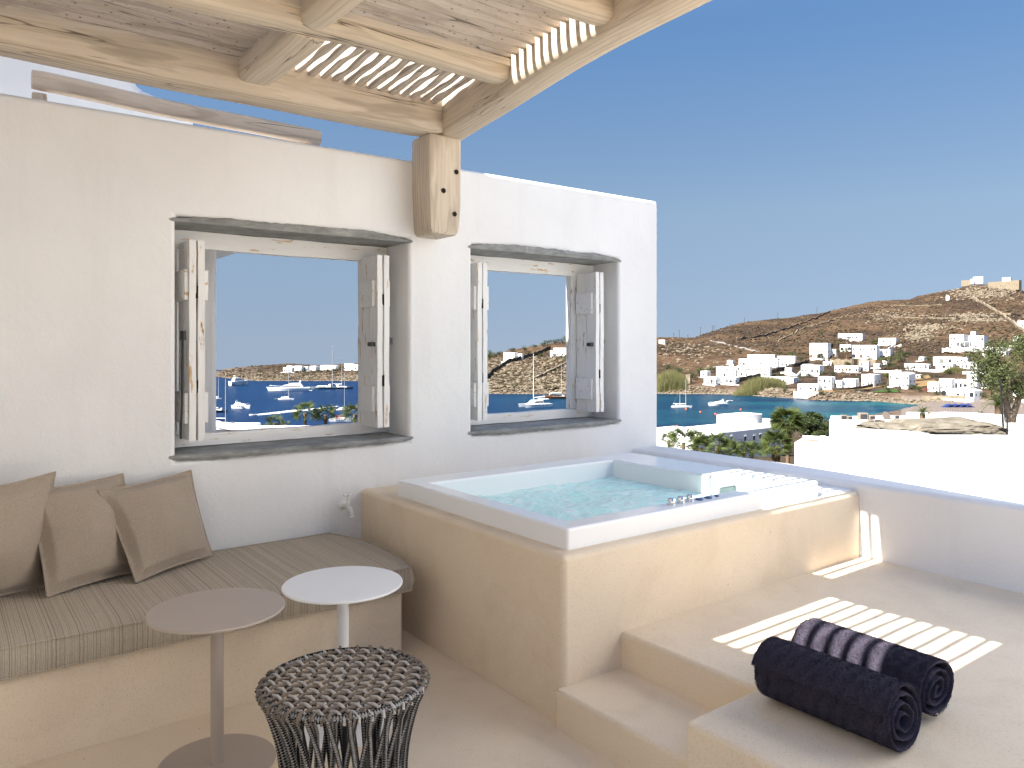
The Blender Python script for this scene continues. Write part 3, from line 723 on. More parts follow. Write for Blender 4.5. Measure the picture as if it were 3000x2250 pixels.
# ---- rolled towels on the landing
def towel(A, B, R, label, seed):
    A, B = Vector(A), Vector(B); ax = (B-A).normalized(); L = (B-A).length; sd = Vector((-ax.y, ax.x, 0)); up = Vector((0, 0, 1))
    turns = 3.3; n = 230; m = 70; r2 = np.random.default_rng(seed); V = []; F = []; ph = r2.uniform(0, 6.3, 5); thick = .0105
    a = np.linspace(0, turns*2*math.pi, n+1)+.9*seed
    r = .016+(R-.016-thick/2)*np.linspace(0, 1, n+1)**.92
    squ = 1+.06*np.sin(2*a+ph[0])*(1-np.linspace(0, 1, n+1))*2+.02*np.sin(a*2+ph[1])
    r = r*squ
    ends = .006*np.sin(a*1.1+ph[2])
    rows = []
    for s in (1, -1):
        for i in range(n+1):
            for j in range(m+1):
                q = j/m; rr = r[i]+s*thick/2
                if 0 < i < n: rr += .0022*(float(vnoise(i*1.7+seed*9, j*2.3, s+5))-.5)*2+.0012*math.sin(j*.9+i*.33)
                edge = min(q, 1-q)*L; rr -= (.004*(1-edge/.02)**2*s if edge < .02 else 0)
                x = L*q+(ends[i] if j in (0, m) else ends[i]*(2*q-1)**8)+(.0)
                z = rr*math.sin(a[i]); z = max(z, -R*.93) if True else z
                V.append(ax*x+sd*rr*math.cos(a[i])*1.03+up*z)
    k = (n+1)*(m+1)
    for i in range(n):
        for j in range(m):
            p = i*(m+1)+j; F.append((p, p+1, p+m+2, p+m+1)); F.append((k+p, k+p+m+1, k+p+m+2, k+p+1))
        p = i*(m+1); F.append((p, p+m+1, k+p+m+1, k+p)); p += m; F.append((p, k+p, k+p+m+1, p+m+1))
    for i in (0, n):
        for j in range(m):
            p = i*(m+1)+j; F.append((p, k+p, k+p+1, p+1) if i == 0 else (p, p+1, k+p+1, k+p))
    me = mesh_from('rolled_towel', V, F, True)
    o = add('rolled_towel', me, 'towel', None, A)
    # terry loops: short tufts standing out of the outer surface
    tv = []; tf = []; N = 44000
    i0 = int(n*(1-1/turns))-4; ii = r2.integers(i0, n+1, N); jj = r2.uniform(0, 1, N); 
    for q in range(N):
        an = a[ii[q]]+r2.uniform(-.05, .05); rr = r[ii[q]]+thick/2; z = rr*math.sin(an)
        if z < -R*.9: continue
        nrm = sd*math.cos(an)+up*math.sin(an); tg = (-sd*math.sin(an)+up*math.cos(an))
        p = ax*(L*jj[q])+sd*rr*math.cos(an)*1.03+up*z
        d = (nrm*r2.uniform(.3, .8)+ax*r2.uniform(-.9, .9)+tg*r2.uniform(-.9, .9)).normalized(); s_ = (ax*r2.uniform(-1, 1)+tg*r2.uniform(-1, 1)).normalized()*.0014
        b = len(tv); tv += [p-s_-d*.001, p+s_-d*.001, p+d*.0050]; tf.append((b, b+1, b+2))
    add('pile', mesh_from('pile', tv, tf), 'towel', o)['kind'] = 'stuff'
    return tag(o, label, 'towel')
towel((2.450, 1.672, .322+.1075), (2.446, 1.180, .322+.1075), .115, 'rolled dark navy towel nearer the edge of the landing step', 1)
towel((2.772, 1.715, .322+.1075), (2.752, 1.215, .322+.1075), .113, 'rolled dark navy towel with sun spots, further from the step', 2)
# ---- hot tub
tub = empty('hot_tub', (2.21, 2.52, .72), 0, 'white acrylic hot tub filled with bubbling turquoise water', 'hot tub'); TL0 = (2.21, 2.52, .72)
pp(add('shell', cells('shell', [2.205, 2.315, 3.80, 4.01, 4.17], [2.515, 2.635, 2.965, 3.85, 4.045], lambda i, j: not ((i == 1 and j in (1, 2)) or (i == 2 and j == 1)), .08, .812, 'z', .014, 4), 'acrylic'), tub, TL0)
bm = bmesh.new(); nx, ny = 150, 120; gv = {}
X_ = np.linspace(2.30, 4.02, nx+1); Y_ = np.linspace(2.62, 3.86, ny+1); GX, GY = np.meshgrid(X_, Y_, indexing='ij')
GZ = .690+.030*(fbm(GX*5, GY*5, 3, 4)-.5)+.014*(fbm(GX*17, GY*17, 9, 3)-.5)
for i in range(nx+1):
    for j in range(ny+1): gv[i, j] = bm.verts.new((GX[i, j], GY[i, j], GZ[i, j]))
for i in range(nx):
    for j in range(ny): bm.faces.new((gv[i, j], gv[i+1, j], gv[i+1, j+1], gv[i, j+1]))
pp(add('water', bm_mesh('water', bm, True, 180), 'tub_water'), tub, TL0)
for k, (px, py) in enumerate(((1959, 1479), (1989, 1473), (2017, 1466), (2048, 1465), (2078, 1461), (2104, 1457))):
    p = Vector((2.951+.0715*k, 2.578, .812))
    prof = [(.020, 0), (.021, .004), (.019, .005), (.0205, .008), (.0205, .030), (.018, .034), (.004, .034)] if k < 3 else [(.021, 0), (.021, .005), (.018, .008), (.002, .009)]
    if k == 5: prof = [(r*.6, z) for r, z in prof]
    o = add('knob' if k < 3 else 'button', lathe_mesh('knob', prof, 28), 'chrome' if k < 3 else 'chrome_blue'); o.location = p; pp(o, tub, TL0)
pp(box('skimmer', 3.825, 3.985, 2.955, 2.97, .692, .742, 'boat_grey', None, .012, 2), tub, TL0)
# ---- garden tap on the wall
tap = empty('wall_tap', (2.008, W, .635), 0, 'white painted garden tap on the wall between bench and plinth', 'tap')
o = add('flange', lathe_mesh('flange', [(.030, 0), (.030, .003), (.024, .007), (.014, .010), (.013, .02)], 24), 'tap_white', tap); o.rotation_euler = (math.pi/2, 0, 0)
tube('body', [(0, -.01, 0), (0, -.05, -.002), (0, -.078, -.004), (.004, -.098, -.010), (.008, -.108, -.030), (.009, -.112, -.050)], [.011, .011, .0125, .0115, .010, .010], 'tap_white', tap, 16)
o = add('spout_lip', lathe_mesh('spout_lip', [(.010, 0), (.0155, -.004), (.0155, -.007), (.011, -.008)], 20), 'tap_white', tap); o.location = (.009, -.112, -.05)
o = add('bonnet', lathe_mesh('bonnet', [(.0125, 0), (.0125, .022), (.0140, .024), (.0140, .030), (.0115, .032), (.0115, .052), (.005, .055), (.005, .068)], 20), 'tap_white', tap); o.location = (.0, -.07, 0)
hd = empty('handle', (0, -.07, .070)); hd.parent = tap
tube('grip', [(-.030, -.006, .002), (-.012, -.002, 0), (.012, .002, 0), (.030, .006, .002)], [.0085, .006, .006, .0085], 'tap_white', hd, 12)
tube('grip', [(.004, -.024, .001), (0, 0, 0), (-.004, .024, .001)], [.008, .006, .008], 'tap_white', hd, 12)
# ================================================================== land, sea and shore
SEA = EYE-30.0
def phi_of(px): return math.atan((px-CX)/FPX)
def tab(pts):            # (pixel column, depth) -> (angle, radius)
    a = np.array([phi_of(p) for p, _ in pts]); d = np.array([q/math.cos(phi_of(p)) for p, q in pts]); return a, d
def ydep(Y): return 30*FPX/(Y-CY)
# far waterline, ridge and skyline read off the photograph; distances follow from the sea level
SHORE = tab([(-600, 900), (0, 760), (560, 735), (642, ydep(1104.5)), (690, ydep(1111)), (760, ydep(1116)), (1057, ydep(1116)), (1250, 560), (1400, ydep(1153)), (1660, ydep(1155)), (1930, ydep(1153)), (2130, ydep(1155)), (2323, ydep(1166)), (2400, ydep(1172)), (2550, ydep(1175)), (2640, ydep(1182)), (2780, ydep(1188)), (3000, 372), (3600, 360)])
NEAR = tab([(-600, 250), (0, 230), (600, 235), (1400, 240), (1900, 245), (2250, 262), (2500, 300), (2620, 335), (2700, 372), (2790, 430), (3000, 520), (3600, 700)])
_sk = [(-600, 1075, 1000), (0, 1082, 1000), (560, 1083, 1000), (642, 1082, 1000), (724, 1073, 960), (782, 1069, 940), (849, 1064, 930), (921, 1069, 920), (1057, 1063, 900), (1250, 1050, 850), (1426, 1040, 800), (1461, 1034, 790), (1494, 1024, 780), (1537, 1017, 780), (1570, 1012, 780), (1621, 1003, 780), (1660, 999, 780), (1800, 990, 790), (1933, 986, 800), (2037, 987, 820), (2066, 976, 850), (2110, 962, 880), (2164, 946, 930), (2250, 934, 1000), (2323, 928, 1060), (2396, 917, 1130), (2460, 905, 1190), (2546, 885, 1260), (2671, 872, 1320), (2745, 853, 1340), (2800, 840, 1350), (2850, 833, 1350), (2900, 832, 1350), (2960, 836, 1350), (3000, 847, 1350), (3200, 880, 1350), (3600, 900, 1350)]
RIDGE = tab([(p, d) for p, _, d in _sk]); RZ = np.array([EYE+(CY-Y)/FPX*d for _, Y, d in _sk])
def height(x, y):
    x = np.asarray(x, float); y = np.asarray(y, float)
    fw = SY*x+CYW*y; rt = CYW*x-SY*y; ph = np.arctan2(rt, fw); r = np.hypot(x, y)
    d0 = np.interp(ph, *SHORE); dn = np.interp(ph, *NEAR); d1 = np.interp(ph, *RIDGE); zr = np.interp(ph, RIDGE[0], RZ)
    back = np.clip((np.abs(ph)-1.15)/.6, 0, 1)
    zr = zr*(1-back)+12*back
    wig = (fbm(x*.02+5, y*.02, 21, 4)-.5)
    d0 = d0+wig*22; dn = dn+wig*10+back*3000
    # near slope under the terrace
    zn = np.interp(r, [0, 12, 40, 60, 110, 150, 215, 400, 1e5], [-5.5, -5.8, -8.5, -10.5, -15.5, -20.0, -25.2, -26.4, -26.4])
    zn = np.where(r > dn-14, np.minimum(zn, np.interp(r-dn, [-14, 0, 14, 60], [-25.0, SEA-.2, SEA-2.5, SEA-4])), zn)
    zn = np.where(r > 900, zn-(r-900)*.4, zn)
    # far shore and hill
    s = np.clip((r-d0)/np.maximum(60, d1-d0), 0, 1); cl = 2.6+2.6*fbm(x*.03, y*.03, 33, 3)
    up = np.clip((r-d0)/9, 0, 1); cl = cl*(up*up*(3-2*up))
    zf = SEA-.4+cl+(zr-SEA-cl)*np.clip(s, 0, 1)**1.02
    zf = np.where(r < d0, np.interp(r-d0, [-60, -14, 0], [SEA-4, SEA-2, SEA-.4]), zf)
    zf = np.where(r > d1, zr-(r-d1)*.16, zf)
    land = np.clip((r-d0-20)/60, 0, 1)*np.clip(s*3.5, .25, 1)*(1-.75*np.clip((r-d1+140)/140, 0, 1))
    rough = (fbm(x*.018, y*.018, 3, 5)-.5)*9+(fbm(x*.09, y*.09, 13, 4)-.5)*4.2+(fbm(x*.35, y*.35, 15, 3)-.5)*1.5
    zf = zf+rough*land*np.clip((zr-SEA)/60, .35, 1)
    return np.maximum(zn, zf)
GT = {}
def ground(px, py, t0=30, t1=1700):
    """where the sight line through a pixel meets the land or the sea (looked up in the terrain grid)"""
    r = ray(px, py); hl = math.hypot(r.x, r.y); ph = math.atan((px-CX)/FPX); k = int(np.clip(np.searchsorted(GT['a'], ph), 0, len(GT['a'])-1))
    rr = GT['r']; h = GT['z'][k]; z = EYE+r.z*rr/hl; m = (z < h) & (rr > t0*hl)
    i = int(np.argmax(m)) if m.any() else len(rr)-1
    a0, a1 = (z-h)[i-1], (z-h)[i]; f = a0/(a0-a1) if a0 > 0 > a1 else 1.0
    rad = rr[i-1]+(rr[i]-rr[i-1])*f; t = rad/hl; return Vector((r.x*t, r.y*t, float(h[i-1]+(h[i]-h[i-1])*f))), t
def hz(x, y): return float(height(np.array([x]), np.array([y]))[0])
def make_terrain():
    pa = np.concatenate([np.linspace(-math.pi, -.68, 60, endpoint=False), np.linspace(-.68, .66, 1250, endpoint=False), np.linspace(.66, math.pi, 60, endpoint=False)])
    rr = np.concatenate([np.linspace(.5, 60, 22, endpoint=False), np.linspace(60, 360, 60, endpoint=False), np.linspace(360, 700, 150, endpoint=False), np.linspace(700, 1420, 130, endpoint=False), np.linspace(1420, 2600, 16)])
    A, R = np.meshgrid(pa, rr, indexing='ij'); D = R
    X = np.sin(A)*D*CYW+np.cos(A)*D*SY; Y = -np.sin(A)*D*SY+np.cos(A)*D*CYW; Z = height(X, Y); GT.update(a=pa, r=rr, z=np.maximum(Z, SEA))
    na, nr = A.shape; idx = np.arange(na*nr).reshape(na, nr); nx = np.roll(idx, -1, 0)
    F = np.stack([idx[:, :-1], idx[:, 1:], nx[:, 1:], nx[:, :-1]], -1).reshape(-1, 4)
    me = bpy.data.meshes.new('hillside'); V = np.stack([X, Y, Z], -1).reshape(-1, 3)
    me.vertices.add(len(V)); me.vertices.foreach_set('co', V.ravel()); me.loops.add(F.size); me.loops.foreach_set('vertex_index', F.ravel().astype(np.int32))
    me.polygons.add(len(F)); me.polygons.foreach_set('loop_start', np.arange(0, F.size, 4, dtype=np.int32)); me.update(calc_edges=True)
    me.polygons.foreach_set('use_smooth', np.ones(len(F), bool))
    at = me.color_attributes.new('kind', 'FLOAT_COLOR', 'POINT'); zz = Z.ravel()-SEA; xx, yy = X.ravel(), Y.ravel(); rad = R.ravel()
    shore = np.clip(1.25-(zz-1.5)/3.2, 0, 1)*(.6+.4*fbm(xx*.05, yy*.05, 4, 3)); phv = A.ravel()
    green = np.clip(1-np.abs(zz-9)/7, 0, 1)*np.clip((fbm(xx*.02, yy*.02, 51, 4)-.47)*7, 0, 1)*(rad < 800)
    sand = np.clip(1-np.abs(zz-2.2)/1.6, 0, 1)*((phv > phi_of(2640)) & (rad > 330) & (rad < 520))
    near = (rad < 330)
    col = np.stack([np.where(near, .35, shore), np.where(near, .25, green*.8), sand, np.ones_like(sand)], -1).astype(np.float32)
    at.data.foreach_set('color', col.ravel())
    o = add('hillside', me, 'hillside'); tag(o, kind='structure')
make_terrain()
def make_sea():
    pa = np.linspace(-math.pi, math.pi, 720, endpoint=False); rr = np.concatenate([np.linspace(150, 700, 120), np.linspace(705, 1010, 25)])
    A, R = np.meshgrid(pa, rr, indexing='ij'); X = np.sin(A)*R*CYW+np.cos(A)*R*SY; Y = -np.sin(A)*R*SY+np.cos(A)*R*CYW
    na, nr = A.shape; idx = np.arange(na*nr).reshape(na, nr); nx = np.roll(idx, -1, 0)
    F = np.stack([idx[:, :-1], idx[:, 1:], nx[:, 1:], nx[:, :-1]], -1).reshape(-1, 4)
    me = bpy.data.meshes.new('sea'); V = np.stack([X, Y, np.full_like(X, SEA)], -1).reshape(-1, 3)
    me.vertices.add(len(V)); me.vertices.foreach_set('co', V.ravel()); me.loops.add(F.size); me.loops.foreach_set('vertex_index', F.ravel().astype(np.int32))
    me.polygons.add(len(F)); me.polygons.foreach_set('loop_start', np.arange(0, F.size, 4, dtype=np.int32)); me.update(calc_edges=True)
    # colour of the water itself: deep blue outside, turquoise over the sandy head of the bay with patches of weed
    t = (np.interp(A, [phi_of(p) for p in (1300, 1900, 2150, 2500, 2750)], [0, .22, .40, .80, 1.0])).ravel(); rad = R.ravel()
    x, y = X.ravel(), Y.ravel(); u = SY*x+CYW*y; v = CYW*x-SY*y
    band = fbm(u*.045+3, v*.006, 7, 4); t = t*np.clip((band-.36)*4.2, 0, 1)
    deep = np.array([.0022, .020, .062]); mid = np.array([.0024, .027, .056]); tq = np.array([.007, .085, .092])
    c = deep+(mid-deep)*np.clip(np.interp(A, [phi_of(p) for p in (1200, 1500, 1900)], [0, .6, 1]).ravel(), 0, 1)[:, None]
    c = c+(tq-c)*t[:, None]
    at = me.color_attributes.new('tint', 'FLOAT_COLOR', 'POINT'); at.data.foreach_set('color', np.concatenate([c, np.ones((len(c), 1))], 1).astype(np.float32).ravel())
    tag(add('sea', me, 'sea_water'), kind='structure')
make_sea()

# ================================================================== plants
def leaf_crown(rx, ry, rz, n, size, seed, lumps=9, thin=.0):
    """crown of many small leaf faces gathered in uneven clumps"""
    r2 = np.random.default_rng(seed)
    L = r2.normal(0, 1, (lumps, 3)); L /= np.linalg.norm(L, axis=1)[:, None]; L *= r2.uniform(.25, .78, (lumps, 1)); L[:, 2] = L[:, 2]*.9
    S = r2.uniform(.28, .52, lumps)
    k = r2.integers(0, lumps, n); d = r2.normal(0, 1, (n, 3)); d /= np.linalg.norm(d, axis=1)[:, None]
    p = (L[k]+d*(S[k]*r2.uniform(.35, 1, n)**.6)[:, None])*np.array([rx, ry, rz])
    a = r2.normal(0, 1, (n, 3)); a /= np.linalg.norm(a, axis=1)[:, None]; b = np.cross(a, r2.normal(0, 1, (n, 3))); b /= np.linalg.norm(b, axis=1)[:, None]
    s = (size*r2.uniform(.6, 1.4, n))[:, None]
    V = np.stack([p-a*s, p+b*s*.42, p+a*s, p-b*s*.42], 1).reshape(-1, 3); F = np.arange(n*4).reshape(n, 4)
    me = bpy.data.meshes.new('crown'); me.from_pydata(V.tolist(), [], F.tolist()); me.update(); return me
CROWNS = {}
def bush(px, py, wpx, hpx, mat, label, name='bush', cat='bush', group=None, n=420, d=None, parts=True):
    """a shrub or tree whose foot is seen at (px, py)"""
    if d is None: p, d = ground(px, py)
    else: p = atd(px, py, d)
    wm, hm = wpx*PXM(d)*(1.2 if n < 900 else 1), hpx*PXM(d)*(1.2 if n < 900 else 1); key = (n, random.randrange(4), mat)
    if key not in CROWNS: CROWNS[key] = leaf_crown(.5, .5, .5, n, .052 if n < 900 else .038, 300+len(CROWNS), 10)
    o = empty(name, p, random.uniform(0, 6), label, cat, group)
    add('crown', CROWNS[key], mat, o, (0, 0, hm*.56), None, (wm*1.08, wm*1.08, hm*.98))
    tr = tube('trunk', [(0, 0, -.6), (.04*wm, 0, hm*.3), (-.03*wm, .02*wm, hm*.7)], [.05*wm+.05, .04*wm+.03, .02*wm], 'bark', o, 6)
    return o
FROND = {}
def fan_leaf(seed):
    r2 = np.random.default_rng(seed); V = []; F = []; ns = 15
    for i in range(ns):
        a = (i/(ns-1)-.5)*3.7; L = (.62+.38*math.cos(a*.75))*r2.uniform(.85, 1.15); w_ = .042
        d = Vector((math.cos(a), math.sin(a), 0)); q = Vector((-d.y, d.x, 0)); b = len(V)
        V += [(0, 0, 0), tuple(d*L*.5+q*w_+Vector((0, 0, .02))), tuple(d*L*.5-q*w_+Vector((0, 0, .02))), tuple(d*L*.5+Vector((0, 0, .05))), tuple(d*L+Vector((0, 0, -.12*r2.uniform(.5, 1.6)))) ]
        F += [(b, b+2, b+3), (b, b+3, b+1), (b+1, b+3, b+4), (b+3, b+2, b+4)]
    me = mesh_from('frond', V, F); return me
def feather_leaf(seed):
    r2 = np.random.default_rng(seed); V = []; F = []; n = 16
    for i in range(n):
        t = i/(n-1); p = Vector((t, 0, .28*math.sin(t*2.3)-.25*t*t)); L = .22*math.sin(math.pi*min(1, t*.9+.12))+.03
        for s in (-1, 1):
            b = len(V); e = p+Vector((.12, s*L, -.05-.06*r2.uniform(0, 1))); V += [tuple(p), tuple(p+Vector((.05, 0, 0))), tuple(e)]; F.append((b, b+1, b+2))
    return mesh_from('frond', V, F)
def palm(p, hm, cr, label, name='fan_palm', skirt=True, nf=26, trunk_r=.16, feather=False, group=None, droop=1.0, trunk_from=None):
    o = empty(name, p, random.uniform(0, 6), label, 'palm', group)
    lean = random.uniform(-.02, .02)*hm
    P = [(0, 0, -.5), (lean*.3, 0, hm*.35), (lean, 0, hm*.75), (lean*1.2, 0, hm)]
    tube('trunk', P, [trunk_r*1.15, trunk_r, trunk_r*.95, trunk_r*1.1], 'bark_palm', o, 9)
    kinds = feather_leaf if feather else fan_leaf
    for k in range(nf):
        key = (feather, k % 3)
        if key not in FROND: FROND[key] = kinds(60+k); FROND[key].materials.append(MATS['leaf_palm'])
        q = k/nf; el = (1.25-1.75*q)*droop+random.uniform(-.12, .12); az = k*2.39996+random.uniform(-.2, .2)
        L = cr*random.uniform(.42, .55)
        if not feather:      # stalk carries the fan outwards
            st = cr*random.uniform(.42, .62); dv = Vector((math.cos(az)*math.cos(el), math.sin(az)*math.cos(el), math.sin(el)))
            base = Vector((lean*1.2, 0, hm))+dv*st; lf = add('frond', FROND[key], None, o, base, Euler((random.uniform(-1.0, 1.0), -el*.8+.1, az)), (L, L, L))
        else:
            L = cr*random.uniform(.9, 1.1); lf = add('frond', FROND[key], None, o, (lean*1.2, 0, hm), (0, -el*.8, az), (L, L, L))
    if skirt:
        r2 = np.random.default_rng(int(hm*100)); V = []; F = []
        for k in range(150):
            a = r2.uniform(0, 6.3); z0 = hm-r2.uniform(.0, .34)*hm*.9; r0 = trunk_r*.8; L = r2.uniform(.25, .42)*cr
            d = Vector((math.cos(a), math.sin(a), 0)); p0 = d*r0+Vector((lean, 0, z0)); p1 = p0+d*L*.45+Vector((0, 0, -L)); s = Vector((-d.y, d.x, 0))*.07*cr*.5
            b = len(V); V += [tuple(p0), tuple(p1-s), tuple(p1+s)]; F.append((b, b+1, b+2))
        add('dead_leaves', mesh_from('dead_leaves', V, F), 'leaf_palm_dry', o)['kind'] = 'stuff'
    return o
# ================================================================== houses
def house_at(blocks, label, yaw=-22, name='house', cat='house', win='window_dark', depth=7.5, d=None, mat='whitewash', group=None, floors=None, porch=None, arch=None, wins=True, sink=2.5, wpat=None, base=None):
    """blocks: (X0, X1, Ytop, Ybase[, forward]) in photograph pixels, all at the distance where the first block's foot meets the ground"""
    X0, X1, Yt, Yb = blocks[0][:4]; dfix = d
    if d is None: p0, d = ground((X0+X1)/2, Yb)
    else: p0 = atd((X0+X1)/2, Yb, d)
    k = PXM(d); fwd = ray((X0+X1)/2, CY); fwd.z = 0; fwd.normalize()
    az = math.atan2(-fwd.y, -fwd.x)+math.radians(yaw)          # direction the front looks to
    o = empty(name, p0, az+math.pi/2, label, cat, group)       # local -y = front
    c, s = abs(math.cos(math.radians(yaw))), abs(math.sin(math.radians(yaw)))
    rt = Vector((math.cos(az+math.pi/2), math.sin(az+math.pi/2), 0)); bk = Vector((-math.cos(az), -math.sin(az), 0))
    for bi, bl in enumerate(blocks):
        x0, x1, yt, yb = bl[:4]; fo = bl[4] if len(bl) > 4 else 0; db = d
        if bi and dfix is None and abs(yb-Yb) > 6: db = ground((x0+x1)/2, yb)[1]; fo = 0
        kb = PXM(db); vis = (x1-x0)*kb; D = min(depth, vis*.75) if vis*.75 > 2.2 else 2.2; wd = max(vis*.35, (vis-D*s)/c); h = (yb-yt)*kb
        cen = atd((x0+x1)/2, yb, db); rel = cen-p0; lx = rel.dot(rt); z0 = rel.z
        y0 = -fo+rel.dot(bk); y1 = y0+D
        lx2 = lx+(1 if yaw > 0 else -1)*D*s/2
        wl = box('wall', lx2-wd/2, lx2+wd/2, y0, y1, z0-(sink if bi == 0 or abs(bl[3]-Yb) > 6 or bl[3] >= Yb-2 else .3), z0+h, bl[5] if len(bl) > 5 else mat, o, min(.12, h*.05), 1)
        rim = .28*min(1, h/3.5)
        bmr = bmesh.new()          # raised roof edge
        for (a0, a1, b0, b1) in ((lx2-wd/2+.04, lx2+wd/2-.04, y0+.04, y0+.34), (lx2-wd/2+.04, lx2+wd/2-.04, y1-.34, y1-.04), (lx2-wd/2+.04, lx2-wd/2+.34, y0+.345, y1-.345), (lx2+wd/2-.34, lx2+wd/2-.04, y0+.345, y1-.345)):
            bm_box(bmr, a0, a1, b0, b1, z0+h-.05, z0+h+rim*.7)
        if wd > 2.5: add('roof_edge', bm_mesh('roof_edge', bmr, False), bl[5] if len(bl) > 5 else mat, wl)
        else: bmr.free()
        if not wins or (wpat and bi >= len(wpat)): continue
        nf = max(1, int(round(h/3.2))); nc = max(1, int(wd/2.7)); rows = nf
        if wpat: nc, rows = wpat[bi]
        for r_ in range(rows):
            for q in range(nc):
                wx = lx2-wd/2+wd*(q+.5)/nc+random.uniform(-.15, .15)*wd/nc; wz = z0+h*(r_+.42)/max(rows, 1)
                tall = (random.random() < .4); ww = min(.95, wd/nc*.42); wh = min(1.9 if tall else 1.15, h/max(rows, 1)*.55)
                if random.random() < .26: continue
                window_part(o, wx, y0, wz+random.uniform(-.1, .1), ww*random.uniform(.75, 1.5), wh, win if random.random() < .7 else random.choice(['window_dark', 'window_brown', 'window_dark']), arched=(arch and r_ == 0 and random.random() < .7))
        if D > 3.5 and wl:       # side openings
            for q in range(1 if D < 6 else 2):
                wy = y0+D*(q+.5)/(1 if D < 6 else 2); window_part(o, (lx2-wd/2 if yaw > 0 else lx2+wd/2), wy, z0+h*.45, .8, 1.1, win, side=1)
    if wins and d < 900 and random.random() < .65:
        xl = (atd(X0, Yb, d)-p0).dot(rt)-random.uniform(0, 2.5); xr_ = (atd(X1, Yb, d)-p0).dot(rt)+random.uniform(0, 3.5); fo_ = random.uniform(2.8, 5.0)
        box('terrace_wall', xl, xr_, -fo_, -fo_+.35, -sink-1.2, random.uniform(-.4, .35), mat, o, .04, 1)
    if porch:
        x0, x1, yt, yb = porch[:4]; out = porch[4] if len(porch) > 4 else 2.4
        a = (atd(x0, yb, d)-p0); b = (atd(x1, yb, d)-p0); la, lb = a.dot(rt), b.dot(rt); z0 = a.z; h = (yb-yt)*k
        box('porch_roof', la, lb, -out, -.003, z0+h-.25, z0+h, porch[5] if len(porch) > 5 else mat, o, .03, 1)
        n = max(2, int((lb-la)/3.0)+1)
        for q in range(n):
            xx = la+.15+(lb-la-.3)*q/(n-1); box('column', xx-.14, xx+.14, -out+.05, -out+.33, z0-sink, z0+h-.252, mat, o)
        box('terrace', la-.4, lb+.4, -out-1.0, -.004, z0-sink, z0+.02, mat, o)
    return o
WM = {}
def window_part(o, x, y, z, w_, h_, mat, side=0, arched=False):
    key = (round(w_, 1), round(h_, 1), mat, arched)
    if key not in WM:
        bm = bmesh.new(); w2, h2 = key[0]/2, key[1]/2
        if arched:
            w2, h2 = max(.9, w2*1.9), max(1.1, h2*1.3); ring = [(-w2, -h2), (w2, -h2)]+[(w2*math.cos(a), h2*.35+w2*.9*math.sin(a)) for a in np.linspace(0, math.pi, 8)]
            f = [bm.verts.new((a, -.04, b)) for a, b in ring]; g = [bm.verts.new((a, .05, b)) for a, b in ring]
            bm.faces.new(f); bm.faces.new(list(reversed(g)))
            for i in range(len(ring)): bm.faces.new((f[i], f[(i+1) % len(ring)], g[(i+1) % len(ring)], g[i]))
        else: bm_box(bm, -w2, w2, -.04, .05, -h2, h2)
        me = bm_mesh('window', bm, False); me.materials.append(MATS[mat]); WM[key] = me
    wo = add('window', WM[key], None, o, (x, y, z))
    if side: wo.rotation_euler = (0, 0, math.pi/2)
    return wo
def drape_wall(pts, hgt, th, mat, label, name='stone_wall', top=None, lift=0):
    """field wall that follows the ground under a line of pixels"""
    P = []
    for (a, b) in zip(pts[:-1], pts[1:]):
        n = max(2, int(math.hypot(b[0]-a[0], b[1]-a[1])/5))
        for i in range(n): t = i/n; P.append((a[0]+(b[0]-a[0])*t, a[1]+(b[1]-a[1])*t))
    P.append(pts[-1]); G = [ground(*q)[0] for q in P]
    G = [G[0]]+[g for a, g in zip(G, G[1:]) if (g-a).length < 60]
    if len(G) < 3: return None
    # smooth depth jumps along the line
    for _ in range(2): G = [G[0]]+[(G[i-1]+G[i]*2+G[i+1])/4 for i in range(1, len(G)-1)]+[G[-1]]
    V = []; F = []; c0 = G[0].copy(); r2 = np.random.default_rng(len(P))
    for i, g in enumerate(G):
        t = (G[min(i+1, len(G)-1)]-G[max(i-1, 0)]); t.z = 0; t.normalize(); q = Vector((-t.y, t.x, 0)); z = hz(g.x, g.y)+lift; hh = hgt*r2.uniform(.85, 1.15)
        for sx, zz in ((-1, -1.2), (1, -1.2), (.8, hh), (-.8, hh)): V.append(Vector((g.x, g.y, z))+q*sx*th/2+Vector((0, 0, zz))-c0)
    for i in range(len(G)-1):
        for k in range(4): k2 = (k+1) % 4; F.append((i*4+k, i*4+k2, i*4+4+k2, i*4+4+k))
    F.append((3, 2, 1, 0)); F.append(tuple((len(G)-1)*4+k for k in range(4)))
    bm = bmesh.new(); t = mesh_from('t', V, F); bm.from_mesh(t); bpy.data.meshes.remove(t)
    o = add(name, bm_mesh(name, bm, False), mat, None, c0)
    return tag(o, label, 'wall')
# ================================================================== near neighbours beyond the wall
def blk(name, x0, x1, y0, y1, z0, z1, mat, label, cat='house', r=.08, loc=None):
    o = box(name, x0, x1, y0, y1, z0, z1, mat, None, r, 4, loc); return tag(o, label, cat)
